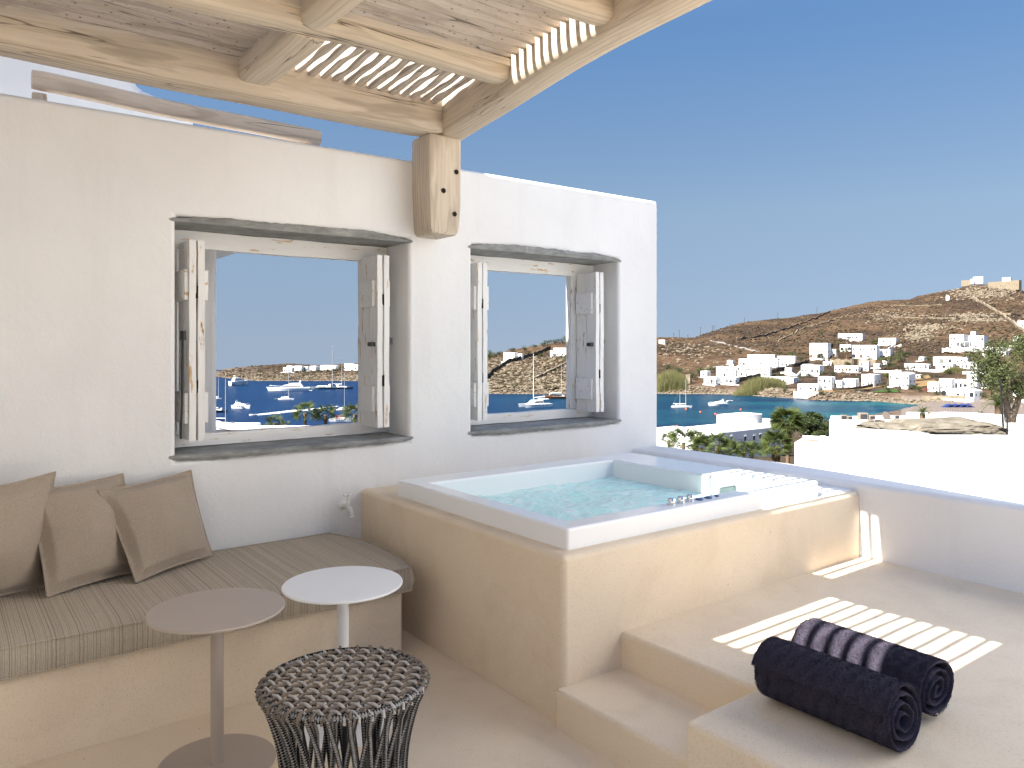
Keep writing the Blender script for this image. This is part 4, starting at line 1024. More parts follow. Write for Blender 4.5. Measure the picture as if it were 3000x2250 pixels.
# roof terrace with timber rail just behind the wall
rt_ = empty('roof_terrace', (0, 5.4, 0), 0, 'white roof terrace block standing close behind the window wall', 'building')
pp(box('wall_body', -7, 1.535, 5.30, 9.5, -7, 2.40, 'plaster', None, .05, 3), rt_, (0, 5.4, 0))
pp(box('slab', -7, 2.12, 4.79, 9.5, 2.404, 2.72, 'plaster', None, .04, 3), rt_, (0, 5.4, 0))
rail = empty('timber_railing', (1.25, 5.0, 2.72), 0, 'weathered timber handrail on short posts above the white wall', 'railing'); RL = (1.25, 5.0, 2.72)
pp(beam('handrail', (.44, 5.0, 3.055), (2.13, 5.0, 3.052), .09, .10, 'wood_rail', 77, .5, .05), rail, RL)
for x in (.475, 2.08): 
    o = beam('rail_post', (x, 5.0, 2.70), (x, 5.0, 3.01), .075, .075, 'wood_rail', 78, .45, .02, m=8); o.rotation_euler = (0, -math.pi/2, 0); pp(o, rail, RL)
pp(beam('handrail', (2.06, 5.03, 2.99), (1.95, 6.6, 3.02), .06, .07, 'wood_rail', 79, .5, .03), rail, RL)
# white upper storey seen over the wall, stepping down to the right
bm = bmesh.new()
up = [aty(q, w_, 5.6) for q, w_ in ((395, 235), (412, 258), (440, 268), (478, 288), (520, 300), (572, 312))]
prof = [(-7, 5.3), (up[0].x-.02, 5.3)]+[(p.x, p.z) for p in up]+[(up[-1].x, 2.725), (-7, 2.725)]
f = [bm.verts.new((x, 5.6, z)) for x, z in prof]; g = [bm.verts.new((x, 9.3, z)) for x, z in prof]
bm.faces.new(f); bm.faces.new(list(reversed(g)))
for k in range(len(f)): bm.faces.new((f[k], f[(k+1) % len(f)], g[(k+1) % len(f)], g[k]))
bmesh.ops.recalc_face_normals(bm, faces=bm.faces[:]); bmesh.ops.bevel(bm, geom=[e for e in bm.edges if e.calc_face_angle(0) > .3], offset=.06, segments=3, profile=.5, affect='EDGES')
tag(add('upper_storey', bm_mesh('upper_storey', bm, True, 40), 'plaster'), 'white upper storey with sloping parapet rising behind the timber rail', 'building')
dm = lathe_mesh('dome', [(1.0, -.8), (1.0, 0), (.92, .28), (.75, .5), (.45, .68), (.1, .75)], 28)
o = add('domed_roof', dm, 'plaster'); q = aty(592, 372, 12.0); o.location = (q.x, 12.8, q.z-.62); tag(o, 'small rounded white roof peeping over the wall beside the upper storey', 'roof')

# white house added beside the terrace (outside the picture; its sunlit wall throws light back under the pergola)
nh = empty('fill_house', (9, -4, -5), 0, 'tall white house out of view, added to throw sunlight back onto the terrace', 'house'); NL = (9, -4, -5)
pp(box('wall', 7.2, 12.8, -10, 1.7, -7, 7.2, 'plaster', None, .06, 3), nh, NL)
for wy in (-7.5, -4.5, -1.2):
    for wz in (-1.6, 1.4):
        pp(box('window', 7.16, 7.24, wy-.4, wy+.4, wz-.6, wz+.6, 'window_blue'), nh, NL)
# low white roof below the first window
g0 = atd(760, 1252, 26)
def oriented(name, center, az, parts, label, cat='house', mat='plaster'):
    e = empty(name, center, az, label, cat)
    for (nm, x0, x1, y0, y1, z0, z1, r) in parts: box(nm, x0, x1, y0, y1, z0, z1, mat, e, r, 3)
    return e
AZ = -YAW
e1 = oriented('low_house', g0, AZ, [('wall_body', -4.6, 6.5, .0, .9, -8, -.10, .06), ('roof_edge', -4.6, 6.5, -.06, .25, -.096, .04, .04), ('roof_ridge', -1.9, -.2, .4, .8, -.096, .08, .04)], 'flat white roof seen through the first opening above the sill')
# cables crossing in front of the sea
for k, (a, b, sag) in enumerate((((560, 1205, 24), (1000, 1272, 30), .25), ((600, 1243, 20), (930, 1300, 24), .1))):
    A, B = atd(*a), atd(*b); tag(tube('overhead_cable', [A.lerp(B, t)-Vector((0, 0, sag*4*t*(1-t))) for t in np.linspace(0, 1, 14)], .012, 'cable', None, 5), ('thin black cable slanting down past the moored sailboat', 'thin black cable lying low along the white roof')[k], 'cable')
# palms seen through the first opening
for (px, py, wpx, dd, lab) in ((893, 1212, 66, 95, 'fan palm with a thick brown trunk in front of the boat wake'), (955, 1216, 60, 97, 'fan palm beside the moored speedboat with maroon cover'), (1040, 1215, 70, 92, 'yellowing fan palm close to the shutter'), (805, 1240, 46, 90, 'low fan palm head just above the white roof'), (838, 1244, 26, 88, 'small dry palm tuft above the white roof')):
    top = atd(px, py, dd); z0 = hz(top.x, top.y); palm((top.x, top.y, z0), top.z-z0, wpx*PXM(dd)*.72, lab, skirt=False, nf=26 if wpx > 30 else 12, trunk_r=.20, droop=.85)
# big white stepped house on the slope below
TH2 = AZ+math.radians(37); e2 = empty('stepped_house', atd(2150, 1330, 150), TH2, 'large white stepped house with a row of small windows below the parapet', 'house'); P2 = e2.location.copy()
def loc2(px, py, yoff=0):
    """local x, z where the sight line meets the facade plane (local y = yoff)"""
    n = Vector((-math.sin(TH2), math.cos(TH2), 0)); O = Vector((0, 0, EYE)); r = ray(px, py); t = (n.dot(P2-O)+yoff)/n.dot(r); v = O+r*t-P2
    return Vector((v.x*math.cos(TH2)+v.y*math.sin(TH2), 0, v.z))
for (x0, x1, yt, dep, y0) in ((2030, 2116, 1277, 11, 0), (2112, 2292, 1264, 10, 1.0)):
    a, b = loc2(x0, yt, y0), loc2(x1, yt, y0); box('wall', a.x, b.x, y0, y0+dep, -9, a.z, 'whitewash', e2, .4, 4)
    bmr = bmesh.new(); bm_box(bmr, a.x+.6, b.x-.6, y0+2.2, y0+3.0, a.z-.1, a.z+.35, .1, 2); bm_box(bmr, a.x+.6, b.x-.6, y0+6.2, y0+7.0, a.z-.1, a.z+.4, .1, 2); add('roof_edge', bm_mesh('roof_edge', bmr), 'whitewash', e2)
    bmr = bmesh.new(); bm_box(bmr, a.x+1.2, b.x-1.5, y0+4.0, y0+4.8, a.z+.05, a.z+.12); add('roof_mat', bm_mesh('roof_mat', bmr, False), 'ac_grey', e2)
a, b = loc2(2156, 1219, 7), loc2(2234, 1219, 7); box('wall', a.x, b.x, 7, 12, -2, a.z, 'whitewash', e2, .12, 2)
a, b = loc2(2234, 1236, 8), loc2(2296, 1236, 8); box('wall', a.x, b.x, 8, 13, -2, a.z, 'whitewash', e2, .2, 2)
a, b = loc2(1905, 1270, 9), loc2(2050, 1270, 9); box('wall', a.x, b.x, 9, 16, -9, a.z, 'whitewash', e2, .35, 3)
for px, py in ((2120, 1291), (2143, 1285), (2183, 1285), (2209, 1283), (2227, 1279), (2066, 1300)):
    y0 = 1.0 if px > 2112 else 0; v = loc2(px, py, y0); box('window', v.x-.28, v.x+.28, y0-.05, y0+.05, v.z-.45, v.z+.45, 'window_dark', e2)
    box('window_hood', v.x-.36, v.x+.36, y0-.14, y0-.004, v.z+.46, v.z+.56, 'whitewash', e2)
# utility post with cables in front of it
u0 = atd(2107, 1276, 110); ep = empty('cable_post', (u0.x, u0.y, hz(u0.x, u0.y)), 0, 'dark utility post with cables in front of the stepped house', 'post'); hh = u0.z-hz(u0.x, u0.y)
tube('pole', [(0, 0, -.5), (0, 0, hh+.3)], .10, 'pole_wood', ep, 8); box('bracket', -.5, .5, -.06, .06, hh-.1, hh+.05, 'pole_wood', ep)
for k, (tx, ty, s_) in enumerate(((2285, 1282, .5), (2285, 1294, .6), (2050, 1298, .2), (2300, 1312, 1.0))):
    A = Vector((u0.x, u0.y, u0.z-.2*k)); B = atd(tx, ty, 108); V = [A.lerp(B, t)-Vector((0, 0, s_*4*t*(1-t)))-Vector((u0.x, u0.y, hz(u0.x, u0.y))) for t in np.linspace(0, 1, 14)]
    tube('cable', V, .03, 'cable', ep, 4)
# row of low palm heads along the foot of the parapet view
for i, (px, py, wpx, dd) in enumerate(((1962, 1290, 34, 62), (2005, 1296, 62, 60), (2042, 1288, 36, 64), (2058, 1312, 50, 58), (2100, 1308, 60, 60), (2140, 1318, 44, 60), (2180, 1322, 42, 60), (2205, 1318, 34, 60))):
    top = atd(px, py, dd); z0 = hz(top.x, top.y); palm((top.x, top.y, z0), max(1.5, top.z-z0), wpx*PXM(dd)*.95, 'low fan palm head showing just above the parapet top', skirt=False, nf=30, trunk_r=.12, group='low palms along the parapet')
top = atd(2308, 1240, 118); z0 = hz(top.x, top.y); palm((top.x, top.y, z0), top.z-z0, 44*PXM(118)*1.35, 'tall fan palm with a shaggy skirt of dead leaves by the dark trees', nf=70, trunk_r=.28)
top = atd(2272, 1306, 100); z0 = hz(top.x, top.y); palm((top.x, top.y, z0), max(1.6, top.z-z0), 42*PXM(100)*1.35, 'shorter bushy fan palm below the tall shaggy palm', nf=64, trunk_r=.22)
for (px, py, wpx, hpx, dd, mt, lab) in ((2370, 1285, 130, 92, 150, 'leaf_dark', 'dark rounded tamarisk tree beside the tall shaggy palm'), (2425, 1288, 90, 72, 158, 'leaf_dark', 'dark tamarisk tree at the right end of the clump'), (2285, 1260, 56, 44, 165, 'leaf_bush', 'olive green tree behind the tall shaggy palm'), (2455, 1300, 90, 58, 138, 'leaf_bush', 'bright green bush in front of the dark tamarisk trees'), (2405, 1308, 56, 46, 132, 'leaf_bush', 'mid green bush at the foot of the tamarisk trees'), (2335, 1262, 70, 58, 170, 'leaf_dark', 'dark tree head between palm and tamarisk')):
    bush(px, py, wpx, hpx, mt, lab, 'tamarisk_tree', 'tree', n=2600, d=dd)
for (px, py) in ((2372, 1300), (2400, 1310), (2365, 1318), (2385, 1290)):
    p = atd(px, py, 125); box('crate', p.x-.5, p.x+.5, p.y-.4, p.y+.4, p.z-.5, p.z+.4, random.choice(['whitewash', 'ac_grey', 'pale_stone'])) ['label'] = 'small pale shed among the trees below the tamarisk clump'
for o in [o for o in COL.objects if o.name.startswith('crate')]: o['category'] = 'shed'; o['group'] = 'small sheds below the trees'; o.name = 'garden_shed'
# lower flat house with shaded doorway
def facade(P, th):
    def f(px, py, yoff=0):
        n = Vector((-math.sin(th), math.cos(th), 0)); O = Vector((0, 0, EYE)); r = ray(px, py); v = O+r*((n.dot(P-O)+yoff)/n.dot(r))-P
        return Vector((v.x*math.cos(th)+v.y*math.sin(th), yoff, v.z))
    return f
TH3 = AZ+math.radians(-30); e3 = empty('doorway_house', atd(2436, 1330, 56), TH3, 'white flat house with a small dark doorway on its shaded face', 'house'); f3 = facade(e3.location.copy(), TH3)
a, b, c_ = f3(2327, 1306), f3(2436, 1302), f3(2436, 1316)
box('wall', a.x, 0, 0, 3.4, -6, b.z, 'whitewash', e3, .10, 3); box('roof_edge', a.x+.1, -.1, 2.8, 3.2, b.z-.05, b.z+.2, 'whitewash', e3, .06, 2)
box('side_wing', .004, .55, .3, 2.6, -6, c_.z, 'whitewash', e3, .05, 2)
box('door', .552, .60, 1.1, 1.5, c_.z-1.05, c_.z-.45, 'window_dark', e3)
box('chimney', -.9, -.5, .6, 1.0, b.z-.05, b.z+.5, 'whitewash', e3, .03, 1); box('vent', a.x+1.3, a.x+1.9, -.04, .2, b.z-.6, b.z-.25, 'cream_wall', e3); box('roof_mat', a.x+.4, -1.2, 1.2, 1.9, b.z+.003, b.z+.06, 'pale_stone', e3)
# big sun-white rounded wall with a boulder on it
def wall_profile(name, pts, d, thick, mat, label, zb=-7, r=.12):
    bm = bmesh.new(); P = [atd(px, py, d) for px, py in pts]; F_ = Vector((SY, CYW, 0)); c0 = P[0].copy(); c0.z = 0
    ring = [p-c0 for p in P]; ring = ring+[Vector((ring[-1].x, ring[-1].y, zb)), Vector((ring[0].x, ring[0].y, zb))]
    f = [bm.verts.new(p) for p in ring]; g = [bm.verts.new(p+F_*thick) for p in ring]; n = len(f)
    bm.faces.new(f); bm.faces.new(list(reversed(g)))
    for k in range(n): bm.faces.new((f[k], f[(k+1) % n], g[(k+1) % n], g[k]))
    bmesh.ops.recalc_face_normals(bm, faces=bm.faces[:]); top = [e for e in bm.edges if max(v.co.z for v in e.verts) > zb+1 and e.calc_face_angle(0) > .6]
    bmesh.ops.bevel(bm, geom=top, offset=r, segments=4, profile=.5, affect='EDGES')
    return tag(add(name, bm_mesh(name, bm, True, 60), mat, None, c0), label, 'wall')
wall_profile('rounded_wall', [(2452, 1345), (2456, 1318), (2466, 1293), (2478, 1280), (2494, 1271), (2525, 1266), (2560, 1265), (2600, 1267), (2650, 1270), (2700, 1272), (2745, 1276), (2765, 1282), (2790, 1285), (2850, 1285), (2942, 1285), (3060, 1286), (3500, 1288)], 15.5, .75, 'plaster', 'broad sun-bleached white wall with rounded shoulder carrying a boulder', r=.10)
bm = bmesh.new(); bmesh.ops.create_icosphere(bm, subdivisions=5, radius=1)
bc = atd(2716, 1286, 17.6)
for v in bm.verts:
    p = v.co.copy(); n = float(fbm(p.x*1.3+p.z*.6+4, p.y*1.3+9, 3, 3)); n2 = float(fbm(p.x*4+p.z*5, p.y*4+p.z*2, 8, 4)); n3 = float(fbm(p.x*11+p.z*9, p.y*11+p.z*7, 5, 3))
    st = math.floor(n*7)/7                                    # broken, ledged surface
    k = 1+.30*(st-.45)+.26*(n2-.5)+.10*(n3-.5); x = math.copysign(abs(p.x)**.62, p.x); z = math.copysign(abs(p.z)**.42, p.z); y = math.copysign(abs(p.y)**.7, p.y)
    v.co = Vector((x*1.62*k, y*.95*k, z*(.36+.12*(p.x > -.2)*(1-abs(p.x-.3)))*k))
tag(add('boulder', bm_mesh('boulder', bm, True, 22), 'rock_near', None, bc, (0, 0, -YAW)), 'long pale weathered boulder lying on the rounded white wall', 'boulder')
wall_profile('back_wall', [(2752, 1222), (2760, 1214), (2800, 1212), (2880, 1214), (2960, 1219), (3100, 1222), (3500, 1224)], 34, 1.0, 'plaster', 'long low white wall behind the boulder and olive tree', zb=-12, r=.12)
wall_profile('planter_wall', [(2926, 1262), (2932, 1251), (2970, 1249), (3100, 1250), (3500, 1252)], 27.5, 1.4, 'plaster', 'white planter wall around the foot of the olive tree', zb=-10, r=.1)
# flat roofs with cooling units
def roof_house(px0, px1, py, d, label, units, ybk=2.6):
    ybk = min(ybk, 2.6)
    e = empty('flat_roof_house', atd((px0+px1)/2, py, d), AZ-math.radians(6), label, 'house'); k = PXM(d); wd = (px1-px0)*k/2
    box('wall', -wd, wd, 0, ybk, -8, 0, 'whitewash', e, .12, 2); box('roof_edge', -wd+.1, wd-.1, ybk-.5, ybk-.1, -.05, .28, 'whitewash', e, .06, 2); box('roof_edge', -wd+.1, wd-.1, .1, .5, -.05, .12, 'whitewash', e, .05, 2)
    for (ux, us) in units:
        u = box('cooling_unit', ux*wd-us*.5, ux*wd+us*.5, 1.4, 1.4+us*.6, .0, us*.8, 'ac_grey', e, .03, 1); box('grille', ux*wd-us*.33, ux*wd+us*.33, 1.36, 1.40, us*.12, us*.66, 'window_dark', u)
    return e
roof_house(2458, 2600, 1236, 66, 'flat white roof with cooling units beside the turquoise bay', [(-.55, .55), (-.3, .45), (.25, .8), (.6, .55)])
roof_house(2590, 2700, 1232, 78, 'flat white roof with a satellite dish near the beach', [(.0, .5)])
dd = atd(2594, 1222, 70); dish = lathe_mesh('dish', [(.02, 0), (.3, .05), (.48, .14), (.50, .15)], 20); o = add('satellite_dish', dish, 'ac_grey', None, dd, (math.radians(65), 0, -YAW+.4)); tag(o, 'grey satellite dish standing on a flat white roof', 'dish')
roof_house(2540, 2660, 1252, 52, 'white roof terrace with dark boxes and low ledge behind the boulder', [(-.4, .45), (-.1, .5), (.1, .45), (.7, .4)], 4)
roof_house(2690, 2775, 1226, 60, 'small white roof beside the little palm', [(.5, .5)], 5)
top = atd(2703, 1214, 46); palm((top.x, top.y, top.z-2.2), 2.2, 26*PXM(46)*1.05, 'small spiky palm between the white roofs', nf=24, trunk_r=.15, feather=True, skirt=False, name='date_palm')
top = atd(2925, 1186, 42); palm((top.x, top.y, top.z-3.5), 3.5, 40*PXM(42), 'feathery palm behind the olive tree trunk', nf=28, trunk_r=.16, feather=True, skirt=False, name='date_palm')
top = atd(2872, 1214, 38); palm((top.x, top.y, top.z-1.4), 1.4, 16*PXM(38), 'tiny palm sprout above the long low wall', nf=12, trunk_r=.08, feather=True, skirt=False, name='date_palm')
# ---- olive tree with two dark stakes
def olive():
    b = atd(2962, 1252, 29); o = empty('olive_tree', b, 0, 'grey green olive tree with forked trunk in the white planter', 'tree'); k = PXM(29); R_ = Vector((CYW, -SY, 0)); Fd = Vector((SY, CYW, 0))
    def q(dx, dy, df=0): return R_*(dx*k)+Vector((0, 0, dy*k))+Fd*df
    limbs = [([(0, -6), (-2, 30), (-6, 70), (-16, 105), (-40, 150)], [.17, .14, .11, .08, .03]), ([(4, -4), (8, 40), (14, 75), (26, 115), (40, 160)], [.15, .13, .10, .08, .03]), ([(-6, 72), (-10, 120), (-6, 170)], [.09, .06, .02]), ([(14, 78), (50, 112), (95, 140)], [.08, .06, .02]), ([(-14, 100), (-52, 118), (-80, 130)], [.06, .04, .02])]
    for i, (P, R) in enumerate(limbs): tube('trunk' if i < 2 else 'limb', [q(x, y, .15*math.sin(i*2+j)) for j, (x, y) in enumerate(P)], R, 'bark', o, 9)
    r2 = np.random.default_rng(5); V = []; F = []
    clumps = []
    for i in range(150):
        a = r2.uniform(0, 2*math.pi); rr = r2.uniform(.1, 1)**.5
        x = 45+math.cos(a)*rr*150; y = 172+math.sin(a)*rr*(92 if math.sin(a) > 0 else 82); f_ = r2.uniform(-1.5, 1.5)*math.sqrt(max(.05, 1-rr*rr*.8))
        clumps.append((x, y, f_, r2.uniform(15, 32)))
    for (x, y, f_, s) in clumps:
        n = int(s*5.2)
        for _ in range(n):
            d = r2.normal(0, 1, 3); d /= np.linalg.norm(d); d *= r2.uniform(.3, 1)**.5*s
            p = q(x+d[0], y+d[1]*.85, f_+d[2]*k); u = Vector(r2.normal(0, 1, 3)); u.z = u.z*.7+.25; u.normalize(); w_ = u.cross(Vector(r2.normal(0, 1, 3))).normalized(); L = r2.uniform(.045, .085)
            bI = len(V); V += [p-u*L, p+w_*L*.26, p+u*L, p-w_*L*.26]; F.append((bI, bI+1, bI+2, bI+3))
    add('crown', mesh_from('crown', V, F), 'leaf_olive', o)
    for (x0, y0, x1, y1, dd_, lab) in ((2943, 1310, 2930, 1112, 17.2, 'tall thin black stake leaning beside the olive tree'), (2950, 1310, 2951, 1215, 16.9, 'short thin black stake beside the taller one')):
        A, B = atd(x0, y0, dd_), atd(x1, y1, dd_); tag(tube('garden_stake', [A, B], [.026, .018], 'black_metal', None, 8), lab, 'stake')
olive()

# ================================================================== houses round the bay
H = house_at
for blocks, lab, kw in [
  ([(2458, 2530, 978, 997)], 'long white house high on the slope with stone base', dict(wpat=[(6, 1)], porch=(2478, 2500, 984, 997))),
  ([(2576, 2630, 991, 1008)], 'low white house half hidden by shrubs under the pale rock outcrop', dict(wpat=[(5, 1)])),
  ([(2785, 2832, 981, 1018), (2841, 2891, 984, 1018), (2845, 2862, 972, 990, -1)], 'large white villa with two wings and shaded ground floor verandas', dict(wpat=[(4, 2), (4, 2), (1, 1)], arch=False, porch=(2800, 2890, 1001, 1018, 3.0))),
  ([(2974, 3040, 985, 1012)], 'white house with dark shaded porch cut by the frame edge', dict(porch=(2962, 2990, 997, 1012, 4))),
  ([(2374, 2432, 1006, 1050), (2432, 2452, 1024, 1050, -1)], 'tall white villa with arched ground floor above the retaining wall', dict(arch=True, wpat=[(5, 3), (2, 1)], win='window_brown')),
  ([(2500, 2574, 1012, 1052), (2574, 2614, 1024, 1052, -1), (2462, 2500, 1010, 1030, -3)], 'cream and white villa with arches, palms before it and red tile patch', dict(arch=True, wpat=[(7, 2), (5, 2), (3, 1)], win='window_dark')),
  ([(2447, 2521, 1073, 1090), (2521, 2551, 1059, 1089, 1)], 'long white house with blue doors and a square tower', dict(win='window_blue', wpat=[(7, 1), (2, 2)])),
  ([(2525, 2577, 1098, 1134)], 'two storey white house with blue balcony by the dry field', dict(win='window_blue', wpat=[(4, 2)], porch=(2530, 2560, 1116, 1134, 2.4))),
  ([(2607, 2678, 1096, 1134), (2630, 2678, 1092, 1108, -2)], 'two storey white house with wide upper veranda above the lawn', dict(wpat=[(6, 2), (3, 1)], porch=(2608, 2640, 1103, 1118, 2.5))),
  ([(2740, 2835, 1047, 1066)], 'long white house with shaded brown porch across its front', dict(win='window_brown', wpat=[(9, 1)], porch=(2742, 2800, 1049, 1066, 2.5))),
  ([(2745, 2798, 1066, 1082)], 'low white annexe with porch below the long brown porch house', dict(wpat=[(3, 1)], porch=(2752, 2790, 1068, 1082, 2))),
  ([(2652, 2722, 1067, 1082)], 'plain white garden building stretching along a terrace', dict(wpat=[(3, 1)])),
  ([(2815, 2878, 1062, 1082)], 'white house with pale blue door above the reed hedge', dict(wpat=[(4, 1)], win='window_blue')),
  ([(2720, 2757, 1121, 1148), (2755, 2797, 1111, 1148, .5)], 'white cubic house with a shaded tower beside the red shrub', dict(wpat=[(3, 1), (1, 1)])),
  ([(2797, 2868, 1114, 1141)], 'white upper house with flat canopy and shaded veranda', dict(porch=(2808, 2850, 1118, 1141, 3), wpat=[(5, 1)])),
  ([(2762, 2868, 1143, 1165)], 'white beach house with two large dark arches', dict(arch=True, wpat=[(5, 1)])),
  ([(2962, 3060, 1143, 1172)], 'white house right of the olive crown near the beach', dict(wpat=[(5, 1)])),
  ([(2398, 2445, 1105, 1142), (2445, 2471, 1116, 1141, -.5)], 'white two storey house joined to a grey low wing', dict(wpat=[(3, 2), (3, 1)])),
  ([(2471, 2515, 1111, 1136)], 'low white house with pale pergola and blue door', dict(wpat=[(4, 1)], win='window_blue')),
  ([(2338, 2404, 1127, 1147)], 'long low white house with one round arch above the sloping slab', dict(wpat=[(4, 1)], win='window_blue')),
  ([(2348, 2412, 1071, 1098), (2352, 2385, 1068, 1080, -1)], 'white house with row of dark openings below the retaining wall', dict(wpat=[(6, 1), (3, 1)])),
  ([(2240, 2336, 1106, 1122)], 'long low white house with small windows beside the reed bed', dict(wpat=[(8, 1)])),
  ([(2191, 2272, 1040, 1056), (2195, 2281, 1050, 1076, 3), (2165, 2197, 1052, 1076, 4), (2160, 2259, 1073, 1104, 9), (2279, 2333, 1044, 1074, 3)], 'terraced white hotel with many openings stepping up the slope', dict(wpat=[(9, 1), (8, 1), (3, 1), (9, 2), (5, 2)], depth=6)),
  ([(2099, 2161, 1075, 1104)], 'white wing of the hotel with palms before its windows', dict(wpat=[(6, 2)], win='window_brown')),
  ([(2052, 2081, 1088, 1105)], 'small white chapel-like house by dark green shrubs', dict(wpat=[(1, 1)])),
  ([(2064, 2112, 1105, 1126)], 'white shore tavern with deep shaded veranda', dict(wpat=[(4, 1)], porch=(2062, 2114, 1110, 1126, 4))),
  ([(2115, 2168, 1106, 1124)], 'white shore house with dark awning over its terrace', dict(wpat=[(4, 1)], porch=(2116, 2166, 1111, 1124, 4))),
  ([(2009, 2027, 1098, 1124)], 'narrow stone tower by the shore reeds', dict(mat='pale_stone', wpat=[(1, 1)])),
  ([(1930, 1952, 996, 1008)], 'small house and shed by the parked cars on the ridge', dict(mat='cream_wall', wpat=[(2, 1)])),
  ([(2772, 2783, 867, 879)], 'tiny white hut on the upper hillside', dict(wpat=[(1, 1)])),
  ([(2646, 2658, 963, 973)], 'tiny grey hut beside the pale rock outcrop', dict(wpat=[(1, 1)], mat='pale_stone')),
  ([(2853, 2880, 811, 829), (2844, 2854, 818, 829, .5)], 'white cube house on the hilltop', dict(wpat=[(3, 1), (1, 1)])),
  ([(2938, 2962, 813, 828)], 'small white hilltop building above the stone fort wall', dict(wpat=[(1, 1)])),
  ([(2901, 2984, 824, 847), (2960, 2986, 822, 850, 2)], 'ruined stone fort wall on the hilltop', dict(mat='pale_stone', wpat=[(6, 1), (3, 2)], cat='fort', name='stone_fort')),
  ([(2818, 2844, 821, 836)], 'stone outbuilding left of the white hilltop cube', dict(mat='pale_stone', wpat=[(2, 1)])),
  ([(2985, 3040, 940, 962)], 'white house on the slope beside the pale wall, cut by the frame', dict(wpat=[(2, 1)])),
  ([(1475, 1517, 1033, 1058), (1516, 1533, 1037, 1052, -1)], 'white two storey house above the dark wall, seen through an opening', dict(wpat=[(3, 2), (2, 1)])),
  ([(1611, 1668, 1028, 1044), (1621, 1668, 1020, 1034, -.5)], 'white house half hidden by the shutter, seen through an opening', dict(wpat=[(3, 1), (2, 1)])),
  ([(830, 862, 1077, 1091), (840, 858, 1072, 1080, -1)], 'first white house of the far row across the water', dict(wpat=[(4, 1), (2, 1)])),
  ([(857, 890, 1073, 1088)], 'second white house of the far row across the water', dict(wpat=[(5, 1)])),
  ([(889, 905, 1074, 1086)], 'narrow white house in the far row across the water', dict(wpat=[(2, 1)])),
  ([(907, 935, 1073, 1086)], 'white house with arches in the middle of the far row', dict(wpat=[(4, 1)])),
  ([(938, 992, 1071, 1084)], 'long white block of the far row behind the tall masts', dict(wpat=[(8, 1)])),
  ([(1008, 1040, 1066, 1083)], 'white two storey block near the end of the far row', dict(wpat=[(4, 2)])),
  ([(1030, 1062, 1069, 1085)], 'last white house of the far row beside the shutter', dict(wpat=[(3, 1)]))]:
    kw = dict(kw); kw.setdefault('yaw', random.choice([-18, -24, -30, -14]))
    H(blocks, lab, **kw)
for (x0, x1, yt, yb, lab) in ((2300, 2322, 1078, 1090, 'small white outbuilding right of the hotel below the diagonal wall'), (2412, 2440, 1060, 1071, 'small white block under the tall villa with arches'), (2586, 2608, 1056, 1067, 'small white garden house below the cream villa'), (2690, 2714, 1046, 1057, 'small white block left of the long brown porch house'), (2880, 2906, 1035, 1047, 'small white block right of the large villa wall'), (2908, 2952, 1030, 1043, 'low white block beyond the large villa garden'), (2560, 2582, 1066, 1077, 'white cube beside the tower with blue doors'), (2640, 2662, 1122, 1136, 'low white annexe of the veranda house above the lawn'), (2872, 2904, 1118, 1134, 'white block partly behind the olive crown'), (2682, 2702, 1098, 1109, 'tiny white block above the dry field'), (2130, 2152, 1056, 1068, 'small white block left of the hotel top floor'), (2486, 2502, 1112, 1124, 'tiny white cube between the shore houses'), (2700, 2724, 1070, 1081, 'white store beside the plain garden building'), (2835, 2866, 1098, 1112, 'low white block below the reed hedge'), (2228, 2252, 1086, 1098, 'white block in front of the hotel middle floors')):
    H([(x0, x1, yt, yb)], lab, yaw=random.choice([-16, -26, -34]), depth=5, win=random.choice(['window_dark', 'window_blue', 'window_brown']))
for i in range(34):
    px, py = random.uniform(2380, 2890), random.uniform(1048, 1152); zn = zone(px, py) if 'zone' in globals() else ''
    SHR = globals().setdefault('SHR', []); SHR.append((px, py))
